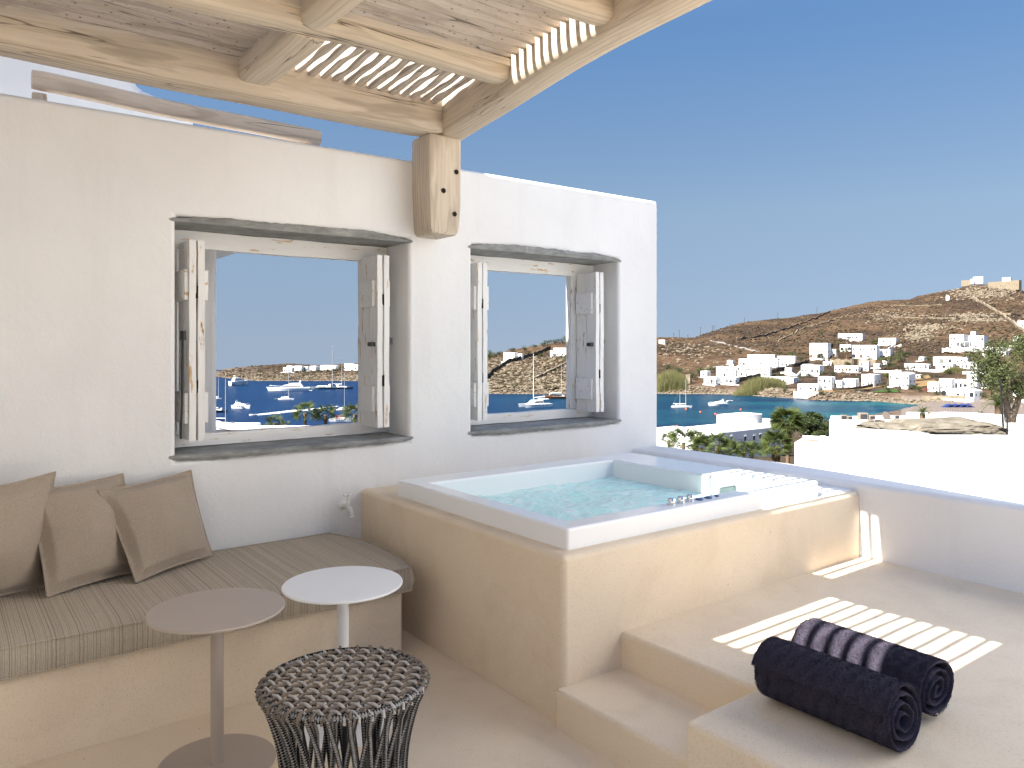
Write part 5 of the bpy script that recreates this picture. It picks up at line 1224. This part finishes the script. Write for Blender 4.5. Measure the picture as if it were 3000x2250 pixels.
# retaining and field walls, road
for pts, h_, th, mt, lab in [
  ([(2432, 1069), (2500, 1070), (2566, 1070)], 4.0, .8, 'pale_stone', 'high ochre retaining wall below the two large villas'),
  ([(2760, 1032), (2840, 1031), (2972, 1026)], 3.2, .6, 'whitewash', 'long white garden wall below the large villa'),
  ([(2166, 1119), (2230, 1104), (2300, 1083), (2368, 1064)], 2.6, 1.0, 'dry_stone', 'dark stone wall climbing diagonally beside the hotel'),
  ([(2380, 1044), (2420, 1026), (2440, 1014)], 2.6, .8, 'dry_stone', 'short dark wall slanting up behind the tall villa'),
  ([(2440, 1147), (2520, 1141), (2600, 1126)], 1.8, .8, 'dry_stone', 'dark field wall along the dry field by the shore'),
  ([(2500, 1150), (2560, 1146), (2640, 1140)], 1.5, .7, 'dry_stone', 'lower dark field wall beside the lawn'),
  ([(1426, 1112), (1446, 1090), (1466, 1080), (1486, 1065), (1520, 1056), (1575, 1040), (1612, 1022)], 3.2, 1.2, 'dry_stone', 'long dark wall winding up past the two storey house'),
  ([(1553, 1117), (1590, 1101), (1640, 1076), (1662, 1062)], 1.6, .9, 'pale_stone', 'pale field wall slanting across the rocky slope'),
  ([(2158, 998), (2240, 984), (2300, 966), (2370, 941), (2450, 905)], 1.7, 1.4, 'dry_stone', 'dark field wall running up the bare hill to the ridge'),
  ([(2280, 1000), (2360, 960), (2420, 946), (2500, 918)], 1.1, 1.0, 'pale_stone', 'faint field wall across the brown slope'),
  ([(2850, 873), (2900, 902), (2935, 922), (2970, 950), (3000, 972)], 2.2, 1.6, 'pale_stone', 'pale wall zigzagging down from the hilltop'),
  ([(2935, 921), (2970, 924), (3000, 928)], 1.8, 1.4, 'pale_stone', 'pale wall branching off level to the right edge'),
  ([(2600, 895), (2680, 897), (2760, 893)], 1.2, 1.0, 'rock_far', 'low terrace wall across the upper slope'),
  ([(2560, 935), (2660, 931), (2760, 934), (2880, 928)], 1.2, 1.0, 'rock_far', 'long low terrace wall halfway up the hill'),
  ([(2700, 1170), (2780, 1168), (2850, 1171)], 1.6, .7, 'pale_stone', 'low pale wall above the beach rocks'),
  ([(2300, 1098), (2340, 1102), (2345, 1092)], 1.3, .5, 'whitewash', 'low white garden wall behind the long low house'),
  ([(2560, 1090), (2600, 1092), (2640, 1090)], 1.4, .5, 'whitewash', 'white garden wall between shrubs below the retaining wall'),
  ([(2690, 1088), (2740, 1090), (2800, 1088)], 1.6, .5, 'whitewash', 'white terrace wall under the low annexe'),
  ([(2640, 1014), (2610, 1020), (2600, 1030)], 1.6, .5, 'whitewash', 'white curved drive wall beside the low shrub-hidden house'),
  ([(2400, 1120), (2440, 1121), (2480, 1118)], 1.2, .5, 'pale_stone', 'pale terrace wall behind the two storey shore house'),
  ([(2820, 1096), (2860, 1094), (2900, 1097)], 1.6, .5, 'whitewash', 'white terrace wall below the reed hedge'),
  ([(2680, 1120), (2710, 1116), (2740, 1113)], 1.3, .5, 'dry_stone', 'dark terrace wall above the cubic house'),
  ([(2640, 1050), (2660, 1062), (2690, 1072)], 1.4, .8, 'dry_stone', 'short dark wall by the stepped garden path')]:
    drape_wall(pts, h_, th, mt, lab)
rd = drape_wall([(2085, 998), (2130, 1008), (2170, 1018), (2222, 1030)], .25, 5.0, 'asphalt', '', 'road')
if rd: rd['kind'] = 'structure'; del rd['category']; rd.pop('label', None)
# patches of lawn and dry field
def patch(pts, mat, name, lift=.35):
    G = [ground(*p)[0] for p in pts]; c = sum(G, Vector())/len(G); V = []; F = []; n = 10
    quad = G[:4]
    for i in range(n+1):
        for j in range(n+1):
            u, v = i/n, j/n; p = quad[0]*(1-u)*(1-v)+quad[1]*u*(1-v)+quad[2]*u*v+quad[3]*(1-u)*v; V.append((p.x, p.y, hz(p.x, p.y)+lift))
    for i in range(n):
        for j in range(n): a = i*(n+1)+j; F.append((a, a+n+1, a+n+2, a+1))
    o = add(name, mesh_from(name, V, F, True), mat); o['kind'] = 'structure'
patch([(2556, 1152), (2640, 1150), (2612, 1137), (2575, 1144)], 'lawn', 'lawn'); patch([(2400, 1152), (2500, 1146), (2600, 1128), (2450, 1138)], 'dry_field', 'dry_field'); patch([(2690, 1136), (2760, 1126), (2720, 1100), (2650, 1100)], 'dry_field', 'dry_field')
# utility poles on the ridge
for k, (px, yt, yb) in enumerate(((2393, 899, 931), (2278, 915, 935), (2181, 929, 946), (2139, 948, 958), (2087, 955, 998), (2092, 952, 999), (2052, 957, 985), (1990, 965, 988), (1974, 974, 987), (2015, 979, 989))):
    p, d = ground(px, yb+1); k_ = PXM(d); hh = (yb-yt)*k_
    e = empty('utility_pole', p, -YAW, 'dark wooden utility pole on the ridge line of the hill', 'pole', 'utility poles along the ridge')
    tube('pole', [(0, 0, -1), (0, 0, hh)], [.26, .18], 'pole_wood', e, 6); box('crossarm', -1.1, 1.1, -.1, .1, hh-.7, hh-.5, 'pole_wood', e)
# shrubs, garden trees and palms between the houses
def zone(px, py):
    if px < 1100: return 'in front of the far row of houses across the water'
    if px < 1700: return 'above the rocky slope behind the catamaran' if py < 1030 else 'around the houses on the rocky slope behind the catamaran'
    if px < 2040: return 'at the foot of the bare slope above the left reed bank'
    if px < 2360: return 'around the terraced hotel and the reed bed' if py > 1085 else 'beside the upper floors of the terraced hotel'
    if px < 2560: return 'around the tall villas above the retaining wall' if py < 1070 else 'near the shore houses with blue doors'
    if px < 2700: return 'in the gardens below the upper villas' if py < 1095 else 'beside the lawn of the upper veranda house'
    return 'around the large villa and the long porch house' if py < 1095 else 'around the beach house with arches'
for (px, py, wpx, hpx, mt) in ((2400, 1052, 30, 16, 'leaf_bush'), (2452, 1012, 16, 10, 'leaf_bush'), (2280, 1045, 22, 14, 'leaf_dark'), (2325, 1050, 30, 18, 'leaf_bush'), (2350, 1058, 26, 14, 'leaf_dark'), (2075, 1092, 26, 16, 'leaf_bush'), (2048, 1100, 30, 20, 'leaf_bush'), (2030, 1112, 26, 20, 'leaf_dark'), (2095, 1090, 24, 15, 'leaf_dark'), (1990, 1092, 40, 16, 'leaf_dark'), (1960, 1080, 30, 12, 'leaf_bush'), (2320, 1068, 18, 12, 'leaf_dark'),
    (2600, 1070, 60, 22, 'leaf_bush'), (2640, 1062, 46, 26, 'leaf_bush'), (2660, 1086, 40, 12, 'leaf_dark'), (2590, 1082, 40, 10, 'leaf_dark'), (2630, 1080, 36, 10, 'leaf_dark'), (2660, 1040, 26, 10, 'leaf_dark'), (2640, 1042, 20, 14, 'leaf_bush'), (2560, 1012, 26, 16, 'leaf_bush'), (2575, 1000, 18, 12, 'leaf_dark'), (2406, 985, 14, 12, 'leaf_dark'), (2430, 1080, 20, 12, 'leaf_dark'), (2500, 1060, 12, 8, 'leaf_dark'),
    (2720, 1058, 30, 14, 'leaf_dark'), (2850, 1052, 24, 14, 'leaf_dark'), (2868, 1080, 28, 18, 'leaf_dark'), (2820, 1022, 20, 8, 'leaf_bush'), (2855, 1024, 22, 8, 'leaf_dark'), (2700, 1110, 20, 12, 'leaf_bush'), (2730, 1110, 16, 10, 'leaf_bush'), (2690, 1150, 28, 16, 'leaf_bush'), (2670, 1140, 30, 14, 'leaf_dark'), (2745, 1158, 24, 16, 'leaf_dark'), (2875, 1165, 26, 16, 'leaf_dark'), (2600, 1150, 30, 12, 'leaf_bush'), (2410, 1158, 22, 12, 'leaf_dark'), (2300, 1150, 26, 18, 'leaf_bush'), (2250, 1120, 16, 8, 'leaf_dark'), (2290, 1125, 40, 9, 'leaf_dark'), (2370, 1102, 30, 9, 'leaf_dark'), (2410, 1096, 22, 8, 'leaf_dark'),
    (1433, 1058, 20, 24, 'leaf_dark'), (1450, 1045, 26, 12, 'leaf_bush'), (1465, 1042, 20, 12, 'leaf_dark'), (1500, 1032, 30, 11, 'leaf_bush'), (1535, 1030, 26, 14, 'leaf_dark'), (1565, 1024, 24, 14, 'leaf_dark'), (1590, 1020, 26, 15, 'leaf_bush'), (1605, 1012, 30, 15, 'leaf_dark'), (1625, 1010, 26, 14, 'leaf_bush'), (1645, 1008, 30, 18, 'leaf_dark'), (1545, 1044, 18, 12, 'leaf_bush'), (1585, 1048, 22, 12, 'leaf_bush'), (1625, 1046, 26, 9, 'leaf_bush'), (1648, 1046, 16, 8, 'leaf_bush'), (1503, 1136, 12, 14, 'leaf_bush'), (1610, 1096, 16, 8, 'leaf_dark'), (1655, 1060, 18, 14, 'leaf_bush'),
    (880, 1090, 40, 5, 'leaf_bush'), (930, 1089, 36, 5, 'leaf_bush'), (980, 1086, 36, 6, 'leaf_dark'), (1000, 1082, 14, 10, 'leaf_dark'), (1050, 1096, 14, 10, 'leaf_dark'), (960, 1087, 16, 6, 'leaf_dark')):
    zn = zone(px, py); bush(px, py, wpx, hpx, mt, ('dark green' if mt == 'leaf_dark' else 'mid green')+' shrub '+zn, 'garden_shrub', 'shrub', 'shrubs '+zn, n=320)
for (px, py) in SHR:
    zn = zone(px, py); mt = random.choice(['leaf_bush', 'leaf_dark', 'leaf_bush']); bush(px, py, random.uniform(10, 26), random.uniform(7, 13), mt, ('dark green' if mt == 'leaf_dark' else 'mid green')+' shrub '+zn, 'garden_shrub', 'shrub', 'shrubs '+zn, n=320)
o = bush(2716, 1150, 18, 12, 'leaf_bush', 'shrub with dark red flowers beside the cubic house', 'flowering_shrub', 'shrub', n=321); m_ = NT('leaf_red'); m_.set((.20, .03, .035), .7, .1)
for ch in o.children:
    if ch.name.startswith('crown'): ch.data = ch.data.copy(); ch.data.materials.clear(); ch.data.materials.append(MATS['leaf_red'])
for i, (px, py, wpx) in enumerate(((2455, 1052, 22), (2480, 1050, 24), (2470, 1048, 20), (2498, 1048, 18), (2190, 1100, 14), (2215, 1100, 14), (2158, 1096, 12), (2600, 1128, 26), (2470, 1103, 16), (2490, 1100, 16), (2510, 1100, 14), (1436, 1054, 20), (2690, 1062, 14))):
    p, d = ground(px, py); k_ = PXM(d); palm(p, wpx*k_*.9, wpx*k_*.55, 'feathery palm '+zone(px, py), name='date_palm', skirt=False, nf=20, trunk_r=.25, feather=True, group='palms '+zone(px, py))
tt = ground(1655, 1003); palm(tt[0], 14*PXM(tt[1]), 8*PXM(tt[1]), 'lone palm on the skyline above the white house', name='date_palm', skirt=False, nf=16, trunk_r=.25, feather=True)
# reeds: dense upright blades
def reeds(px0, px1, yb, yt, n, label, dspread=14):
    r2 = np.random.default_rng(n); V = []; F = []; p0, d = ground((px0+px1)/2, yb); k_ = PXM(d)
    for _ in range(n):
        u = r2.uniform(0, 1); px = px0+(px1-px0)*u; back = r2.uniform(0, dspread); q = atd(px, yb, d); f_ = ray(px, CY); q += Vector((f_.x, f_.y, 0))*back; z = hz(q.x, q.y)
        h_ = (yb-yt)*k_*r2.uniform(.45, 1)*(math.sin(math.pi*min(.97, max(.03, u)))**.4); t = Vector((r2.normal(0, .25), r2.normal(0, .25), 1)).normalized(); s = Vector((CYW, -SY, 0))*r2.uniform(.10, .22)
        b = len(V); q.z = z-.3; V += [q-p0-s, q-p0+s, q-p0+t*h_]; F.append((b, b+1, b+2))
    o = add('reed_bed', mesh_from('reed_bed', V, F), 'leaf_reed', None, p0); tag(o, label, 'reeds', kind='stuff')
reeds(2150, 2300, 1151, 1112, 6500, 'tall pale green reed bed on the shore below the hotel'); reeds(1925, 2012, 1148, 1096, 4200, 'green reed bank at the foot of the left shore', 18); reeds(2760, 2826, 1092, 1072, 1500, 'pale reed hedge below the white garden wall', 4)
# rocks strewn over the hill: outcrops and boulders, one mass
def rocks():
    r2 = np.random.default_rng(3); V = []; F = []; ico = bmesh.new(); bmesh.ops.create_icosphere(ico, subdivisions=1, radius=1); ico.verts.ensure_lookup_table()
    B = [np.array(v.co[:]) for v in ico.verts]; T = [tuple(v.index for v in f.verts) for f in ico.faces]; ico.free(); BV = np.array(B)
    spots = []
    for _ in range(2600): spots.append((r2.uniform(1930, 3010), r2.uniform(870, 1030), r2.uniform(.25, .7)))
    for _ in range(600): spots.append((r2.normal(2890, 60), r2.normal(858, 12), r2.uniform(.9, 2.6)))
    for (cx_, cy_, sx_, sy_, n_) in ((2720, 960, 34, 5, 260), (2690, 985, 26, 7, 200), (2850, 925, 46, 4, 220), (2860, 938, 50, 3, 200), (2620, 925, 50, 14, 260), (1985, 1015, 30, 14, 70), (2020, 1045, 60, 16, 80), (2080, 1020, 50, 8, 40)):
        for _ in range(n_): spots.append((r2.normal(cx_, sx_), r2.normal(cy_, sy_), r2.uniform(.6, 1.7)))
    for _ in range(1500): spots.append((r2.uniform(1426, 1668), r2.uniform(1045, 1145), r2.uniform(.4, 1.4)))
    for _ in range(600): spots.append((r2.uniform(700, 1060), r2.uniform(1092, 1114), r2.uniform(.3, .9)))
    for _ in range(300): spots.append((r2.uniform(640, 900), r2.uniform(1080, 1104), r2.uniform(.3, .8)))
    for (px, py, s) in spots:
        r = ray(px, py)
        if r.z*1400+EYE > 150: continue
        p, d = ground(px, py, 300)
        if d > 1395 or p.z < SEA+.6: continue
        k = 1+r2.uniform(-.35, .35, len(BV))[:, None]; W_ = BV*k*np.array([s*r2.uniform(.8, 1.6), s*r2.uniform(.8, 1.5), s*r2.uniform(.4, .8)]); b = len(V)
        V += (W_+np.array([p.x, p.y, p.z+.1*s])).tolist(); F += [(a+b, c+b, e+b) for a, c, e in T]
    o = add('hill_rocks', mesh_from('hill_rocks', V, F), 'rock_far'); tag(o, 'pale boulders and outcrops strewn over the dry hillside', 'rocks', kind='stuff')
    # rocks along the waterline
    V = []; F = []
    for _ in range(3600):
        px = r2.uniform(1400, 2790) if r2.uniform() < .75 else r2.uniform(640, 1060); phi = phi_of(px); dd_ = np.interp(phi, *SHORE)+r2.uniform(-3, 9); x = math.sin(phi)*dd_*CYW+math.cos(phi)*dd_*SY; y = -math.sin(phi)*dd_*SY+math.cos(phi)*dd_*CYW; z = hz(x, y)
        if z < SEA-1.0 or z > SEA+4.5: continue
        s = r2.uniform(.25, .9); k = 1+r2.uniform(-.35, .35, len(BV))[:, None]; W_ = BV*k*np.array([s*1.5, s*1.3, s*.75]); b = len(V); V += (W_+np.array([x, y, max(z, SEA)])).tolist(); F += [(a+b, c+b, e+b) for a, c, e in T]
    o = add('shore_rocks', mesh_from('shore_rocks', V, F), 'rock_far'); tag(o, 'tan rocks lining the far waterline', 'rocks', kind='stuff')
    # low dark scrub cushions
    V = []; F = []
    for i in range(5200):
        px, py = (r2.uniform(1930, 3010), r2.uniform(860, 1040)) if i < 3600 else ((r2.uniform(1426, 1668), r2.uniform(1030, 1140)) if i < 4500 else (r2.uniform(640, 1060), r2.uniform(1070, 1104)))
        r = ray(px, py); p, d = ground(px, py, 300)
        if d > 1395 or p.z < SEA+1.5: continue
        s = r2.uniform(.5, 1.5); k = 1+r2.uniform(-.3, .3, len(BV))[:, None]; W_ = BV*k*np.array([s*1.2, s*1.2, s*.6]); b = len(V); V += (W_+np.array([p.x, p.y, p.z+.15*s])).tolist(); F += [(a+b, c+b, e+b) for a, c, e in T]
    m2 = NT('scrub'); v = m2.coord('World'); m2.set(m2.ramp(m2.noise(v, .5, 4), [(.3, (.022, .020, .011)), (.6, (.055, .042, .026)), (.8, (.09, .07, .04))]), .95, .05)
    o = add('hill_scrub', mesh_from('hill_scrub', V, F), 'scrub'); tag(o, 'low dark cushions of scrub dotted over the dry hillside', 'scrub', kind='stuff')
rocks()

# ================================================================== boats
def hull_mesh(L, B, Hh, bow=1.0, n=18):
    V = []; F = []
    for i in range(n+1):
        t = i/n; w_ = B/2*(.84+.16*min(1, t/.3))*(1-max(0, (t-.42)/.58)**2.3); sh_ = Hh*(1+.28*max(0, t-.35)**1.4); x = -L/2+L*t; rake = .05*L*bow*max(0, t-.8)/.2
        V += [(x-.0, 0, -.25*Hh), (x+rake*.2, w_*.80, .06*Hh), (x+rake*.6, w_*.97, .62*sh_), (x+rake, w_, sh_), (x+rake, 0, sh_*1.02), (x+rake, -w_, sh_), (x+rake*.6, -w_*.97, .62*sh_), (x+rake*.2, -w_*.80, .06*Hh)]
    for i in range(n):
        for k in range(8): k2 = (k+1) % 8; F.append((i*8+k, i*8+k2, i*8+8+k2, i*8+8+k))
    F.append(tuple(range(7, -1, -1))); F.append(tuple(n*8+k for k in range(8)))
    bm = bmesh.new(); t = mesh_from('t', V, F); bm.from_mesh(t); bpy.data.meshes.remove(t); bmesh.ops.remove_doubles(bm, verts=bm.verts[:], dist=.001)
    return bm_mesh('hull', bm, True, 50)
def tbox(name, x0, x1, w0, w1, z0, z1, fr, bk, mat, par, r=.05):
    """cabin block with raked front and back"""
    bm = bmesh.new(); h = z1-z0
    q = [(x0, -w0/2, z0), (x1, -w0/2, z0), (x1, w0/2, z0), (x0, w0/2, z0), (x0+bk, -w1/2, z1), (x1-fr, -w1/2, z1), (x1-fr, w1/2, z1), (x0+bk, w1/2, z1)]
    v = [bm.verts.new(p) for p in q]
    for f in ((3, 2, 1, 0), (4, 5, 6, 7), (0, 1, 5, 4), (1, 2, 6, 5), (2, 3, 7, 6), (3, 0, 4, 7)): bm.faces.new([v[i] for i in f])
    bmesh.ops.bevel(bm, geom=bm.edges[:], offset=min(r, h*.2), segments=2, profile=.5, affect='EDGES')
    return add(name, bm_mesh(name, bm, True, 40), mat, par)
def boat_root(px, py, name, label, cat, bow_left=False, yaw=0, group=None):
    p = atz(px, py, SEA); d = (p.x*SY+p.y*CYW); o = empty(name, p, -YAW+(math.pi if bow_left else 0)+math.radians(yaw), label, cat, group); return o, PXM(d), d
def motor_yacht(px0, px1, py, name, label, bow_left, fly=True, big=False, hullmat='gelcoat', yaw=12, hfac=1.0):
    o, k, d = boat_root((px0+px1)/2, py, name, label, 'boat', bow_left, yaw); L = (px1-px0)*k/math.cos(math.radians(yaw)); B = L*(.22 if big else .32); Hh = L*(.085 if big else .13)*hfac
    add('hull', hull_mesh(L, B, Hh, 1.2), hullmat, o)
    c1 = tbox('deckhouse', -L*.34, L*.24, B*.74, B*.62, Hh*1.02, Hh*1.02+L*.062*hfac, L*.12, L*.03, 'gelcoat', o)
    tbox('window_band', -L*.28, L*.185, B*.75, B*.68, Hh*1.02+L*.022*hfac, Hh*1.02+L*.046*hfac, L*.05, L*.01, 'boat_glass', c1, .01)
    z1 = Hh*1.02+L*.062*hfac
    if fly:
        c2 = tbox('flybridge', -L*.30, L*.06, B*.6, B*.52, z1+.01, z1+L*.045*hfac, L*.08, L*.02, 'gelcoat', o)
        tbox('windscreen', -L*.02, L*.05, B*.56, B*.46, z1+L*.046*hfac, z1+L*.066*hfac, L*.03, -L*.01, 'boat_glass', c2, .01)
        tube('radar_arch', [(-L*.24, -B*.27, z1+L*.04), (-L*.27, -B*.24, z1+L*.10*hfac), (-L*.27, B*.24, z1+L*.10*hfac), (-L*.24, B*.27, z1+L*.04)], L*.008+.03, 'gelcoat', o, 6)
        tube('antenna', [(-L*.26, 0, z1+L*.1*hfac), (-L*.28, 0, z1+L*.16*hfac)], .03+L*.001, 'gelcoat', o, 5)
    tube('rail', [(L*.05, B*.42, Hh*1.25), (L*.3, B*.36, Hh*1.5), (L*.49, 0, Hh*1.65), (L*.3, -B*.36, Hh*1.5), (L*.05, -B*.42, Hh*1.25)], .02+L*.0008, 'mast_alloy', o, 4)
    if big:
        for q in range(8): x = -L*.3+q*L*.085; add('porthole', WM_port(), None, o, (x, -B*.475, Hh*.72)).scale = (1, 1, 1)
        tbox('swim_platform', -L*.56, -L*.49, B*.7, B*.7, .1, .45, 0, 0, 'gelcoat', o)
    else:
        for q in range(4): add('porthole', WM_port(), None, o, (-L*.12+q*L*.12, -B*.49, Hh*.72)); 
    return o, k, L, B, Hh
_port = []
def WM_port():
    if not _port:
        bm = bmesh.new(); bm_box(bm, -.35, .35, -.12, .12, -.16, .16, .05, 1); me = bm_mesh('porthole', bm); me.materials.append(MATS['boat_glass']); _port.append(me)
    return _port[0]
def sailboat(px0, px1, py, masts, label, bow_left=False, hullmat='gelcoat', name='sailboat', yaw=10, boom=True, rig=True, hf=.10, group=None):
    o, k, d = boat_root((px0+px1)/2, py, name, label, 'sailboat', bow_left, yaw, group); L = (px1-px0)*k; B = L*.28; Hh = L*hf; sg = -1 if bow_left else 1
    add('hull', hull_mesh(L, B, Hh, 1.0), hullmat, o)
    c1 = tbox('coachroof', -L*.2, L*.22, B*.6, B*.5, Hh*1.02, Hh*1.02+L*.045, L*.08, L*.03, 'gelcoat', o); tbox('window_band', -L*.14, L*.12, B*.62, B*.54, Hh*1.02+L*.014, Hh*1.02+L*.032, L*.02, L*.01, 'boat_glass', c1, .01)
    tbox('sprayhood', -L*.30, -L*.19, B*.55, B*.45, Hh*1.02, Hh*1.02+L*.10, L*.05, 0, 'canvas_white', o)
    for (mpx, mty) in masts:
        x = (mpx-(px0+px1)/2)*k*sg; hm = (py-mty)*k; mo = tube('mast', [(x, 0, Hh*.9), (x, 0, hm)], [.09+.002*hm, .06+.001*hm], 'mast_alloy', o, 6)
        if boom: tube('boom', [(x, 0, Hh+L*.12), (x-L*.33, 0, Hh+L*.115)], [.09, .16], 'canvas_white', o, 6)
        for zf in (.45, .72): tube('spreader', [(x, -hm*.045, hm*zf), (x, hm*.045, hm*zf)], .035, 'mast_alloy', o, 4)
        if rig:
            for (xe, ye, ze) in ((L*.5, 0, Hh*1.3), (-L*.49, 0, Hh*1.1), (x, B*.46, Hh), (x, -B*.46, Hh)): tube('stay', [(x, 0, hm*.98), (xe, ye, ze)], .022, 'rigging', o, 4)
    return o, k, L, B, Hh
motor_yacht(790, 906, 1145, 'motor_yacht', 'long white motor yacht with dark window band and raked flybridge', True, big=True, yaw=8)
motor_yacht(683, 718, 1128, 'motor_yacht', 'white motor yacht seen end on, furthest left near the far point', False, yaw=55, hfac=1.5)
motor_yacht(679, 733, 1197, 'cabin_cruiser', 'stubby white cabin cruiser with flybridge and side windows', False, yaw=-14, hfac=1.35)
motor_yacht(1021, 1062, 1200, 'cabin_cruiser', 'white cabin cruiser partly behind the yellowing palm', True, yaw=10, hfac=1.2)
sailboat(902, 985, 1140, [(973, 1012)], 'grey green sailing yacht with the tallest white mast', True, 'boat_grey', 'sailing_yacht', 6, hf=.075)
sailboat(975, 1034, 1139, [(1001, 1048)], 'dark hulled sailing yacht with a tall mast behind the grey one', False, 'boat_dark', 'sailing_yacht', -8, hf=.08)
sailboat(815, 861, 1172, [(846, 1068)], 'white sailboat with orange buoys on deck in front of the long yacht', False, yaw=-6)
o, k, d = boat_root(809, 1170, 'dinghy', 'tiny grey dinghy tied behind the white sailboat', 'boat'); add('hull', hull_mesh(11*k, 4*k, 2.2*k), 'boat_grey', o); tbox('seat', -k, k, 2.5*k, 2.5*k, 1.5*k, 2.6*k, 0, 0, 'gelcoat', o)
sailboat(570, 680, 1249, [(662, 1092)], 'white sailboat whose bow shows past the edge of the white wall', False, yaw=-5)
sailboat(600, 664, 1208, [(618, 1050)], 'dark sailboat with pale awning mostly behind the white wall', True, 'boat_dark', yaw=0)
sailboat(612, 648, 1170, [(640, 1090)], 'small white sailboat with leaning stay at the edge of the white wall', False, yaw=0)
sailboat(985, 1024, 1203, [(1009, 1092)], 'white sailboat with its hull behind the palm heads', False, yaw=4)
o, k, L, B, Hh = motor_yacht(965, 1030, 1235, 'speedboat', 'white speedboat with maroon cover moored beyond the palms', False, fly=False, yaw=-6)
tbox('cover', -L*.2, L*.12, B*.8, B*.3, Hh*1.1, Hh*1.1+L*.13, L*.1, L*.05, 'canvas_maroon', o)
o, k, d = boat_root(742, 1217, 'runabout', 'small open runabout speeding ahead of a white wake', 'boat', True, 10); add('hull', hull_mesh(22*k, 7*k, 3.4*k), 'gelcoat', o); tbox('console', -2*k, 3*k, 4*k, 3*k, 3.4*k, 6.5*k, 1.5*k, 0, 'boat_dark', o)
A = atz(750, 1216, SEA); Bp = atz(990, 1190, SEA); V = []; F = []; r2 = np.random.default_rng(2)
for i in range(61):
    t = i/60; p = A.lerp(Bp, t); dr_ = (Bp-A).normalized(); s = Vector((-dr_.y, dr_.x, 0)); w0 = (.6+2.4*math.sin(math.pi*min(1, t*1.1+.05))**.7)*(.7+.6*r2.uniform()); j_ = r2.normal(0, .25)
    for u in (-1, -.3, .3, 1): V.append(p+s*(u*w0+j_)+Vector((0, 0, .05+.30*(1-abs(u))*(1-t)*r2.uniform(.5, 1.3)))-A)
for i in range(60):
    if t and r2.uniform() < .06: continue
    for q in range(3): a = i*4+q; F.append((a, a+1, a+5, a+4))
tag(add('boat_wake', mesh_from('boat_wake', V, F, True), 'foam', None, A), 'white foaming wake stretching behind the small runabout', 'wake', kind='stuff')
# catamaran and wooden schooner
o, k, d = boat_root(1569, 1192, 'catamaran', 'white sailing catamaran with tall mast in front of the rocky slope', 'catamaran', True, 32); L = 15.5; 
for s in (-1, 1): h_ = add('hull', hull_mesh(L, 1.7, 1.5, .6), 'gelcoat', o, (0, s*2.9, 0))
tbox('bridge_deck', -L*.42, L*.22, 6.6, 6.4, .9, 1.75, 0, 0, 'gelcoat', o); c1 = tbox('saloon', -L*.22, L*.20, 5.0, 4.2, 1.75, 3.3, 1.6, .3, 'gelcoat', o); tbox('window_band', -L*.20, L*.15, 5.02, 4.5, 2.2, 2.85, .7, .1, 'boat_glass', c1, .02)
tbox('bimini', -L*.42, -L*.18, 4.4, 4.2, 3.7, 3.85, 0, 0, 'canvas_white', o); hm = (1192-1036)*k
tube('mast', [(1.2, 0, 3.2), (1.2, 0, hm)], [.17, .10], 'gelcoat', o, 7); tube('boom', [(1.2, 0, 4.6), (-5.4, 0, 4.9)], [.22, .30], 'canvas_white', o, 7)
for e in ((6.8, 0, 1.6), (-5, 2.9, 1.8), (-5, -2.9, 1.8)): tube('stay', [(1.2, 0, hm*.96), e], .028, 'rigging', o, 4)
for q in range(5): add('porthole', WM_port(), None, o, (-4+q*2.1, -3.72, .95)); add('porthole', WM_port(), None, o, (-4+q*2.1, 3.72, .95))
tbox('life_ring', -2.0, -.8, .3, .3, 1.9, 2.3, 0, 0, 'orange_float', o)
o, k, L, B, Hh = sailboat(1592, 1680, 1168, [(1645, 1065)], 'brown wooden schooner behind the catamaran, partly behind the shutter', False, 'boat_brown', 'schooner', -4, boom=True, hf=.085)
tbox('awning', -L*.3, L*.1, B*.8, B*.7, Hh*1.9, Hh*2.0, 0, 0, 'boat_grey', o); tbox('deckhouse', -L*.36, L*.05, B*.6, B*.55, Hh*1.05, Hh*1.5, .3, .2, 'boat_brown', o)
sailboat(1968, 2025, 1195, [(1992, 1150), (2009, 1112)], 'white two-masted sailboat anchored close to the white wall edge', False, yaw=-8)
o, k, d = boat_root(1970, 1193, 'dinghy', 'small flat dinghy tied to the two-masted sailboat', 'boat'); add('hull', hull_mesh(12*k, 5*k, 2*k), 'boat_grey', o); tbox('seat', -k, k, 3*k, 3*k, 1.5*k, 2.4*k, 0, 0, 'gelcoat', o)
motor_yacht(2076, 2131, 1188, 'motorboat', 'white motorboat with radar arch anchored in the turquoise bay', True, yaw=10, hfac=1.0)
motor_yacht(2127, 2147, 1177, 'launch', 'small white launch anchored behind the motorboat', False, fly=False, yaw=0, hfac=.9)
# mooring buoys
for (px, py) in ((2010, 1200), (2096, 1214), (2052, 1208), (1983, 1250), (2170, 1201)):
    p = atz(px, py, SEA); tag(add('mooring_buoy', lathe_mesh('mooring_buoy', [(.1, -.3), (.42, -.1), (.5, .15), (.38, .42), (.08, .55)], 12), 'orange_float', None, p), 'small orange mooring buoy floating in the bay', 'buoy', 'mooring buoys in the bay')
# beach parasols
for i in range(13):
    px = 2768+i*6.3; py = 1206-(i % 3)*3.2; d = 300; p = atd(px, py, d); e = empty('beach_parasol', p, 0, 'dark blue parasol in the row on the beach', 'parasol', 'blue parasols on the beach')
    add('canopy', lathe_mesh('canopy', [(1.5, 1.75), (1.45, 1.8), (.8, 2.1), (.05, 2.35)], 10), 'canvas_blue', e); tube('pole', [(0, 0, -3), (0, 0, 2.3)], .05, 'canvas_white', e, 5)
roof_house(2752, 2860, 1213, 255, 'pale beach bar roof in front of the blue parasols', [], 6)
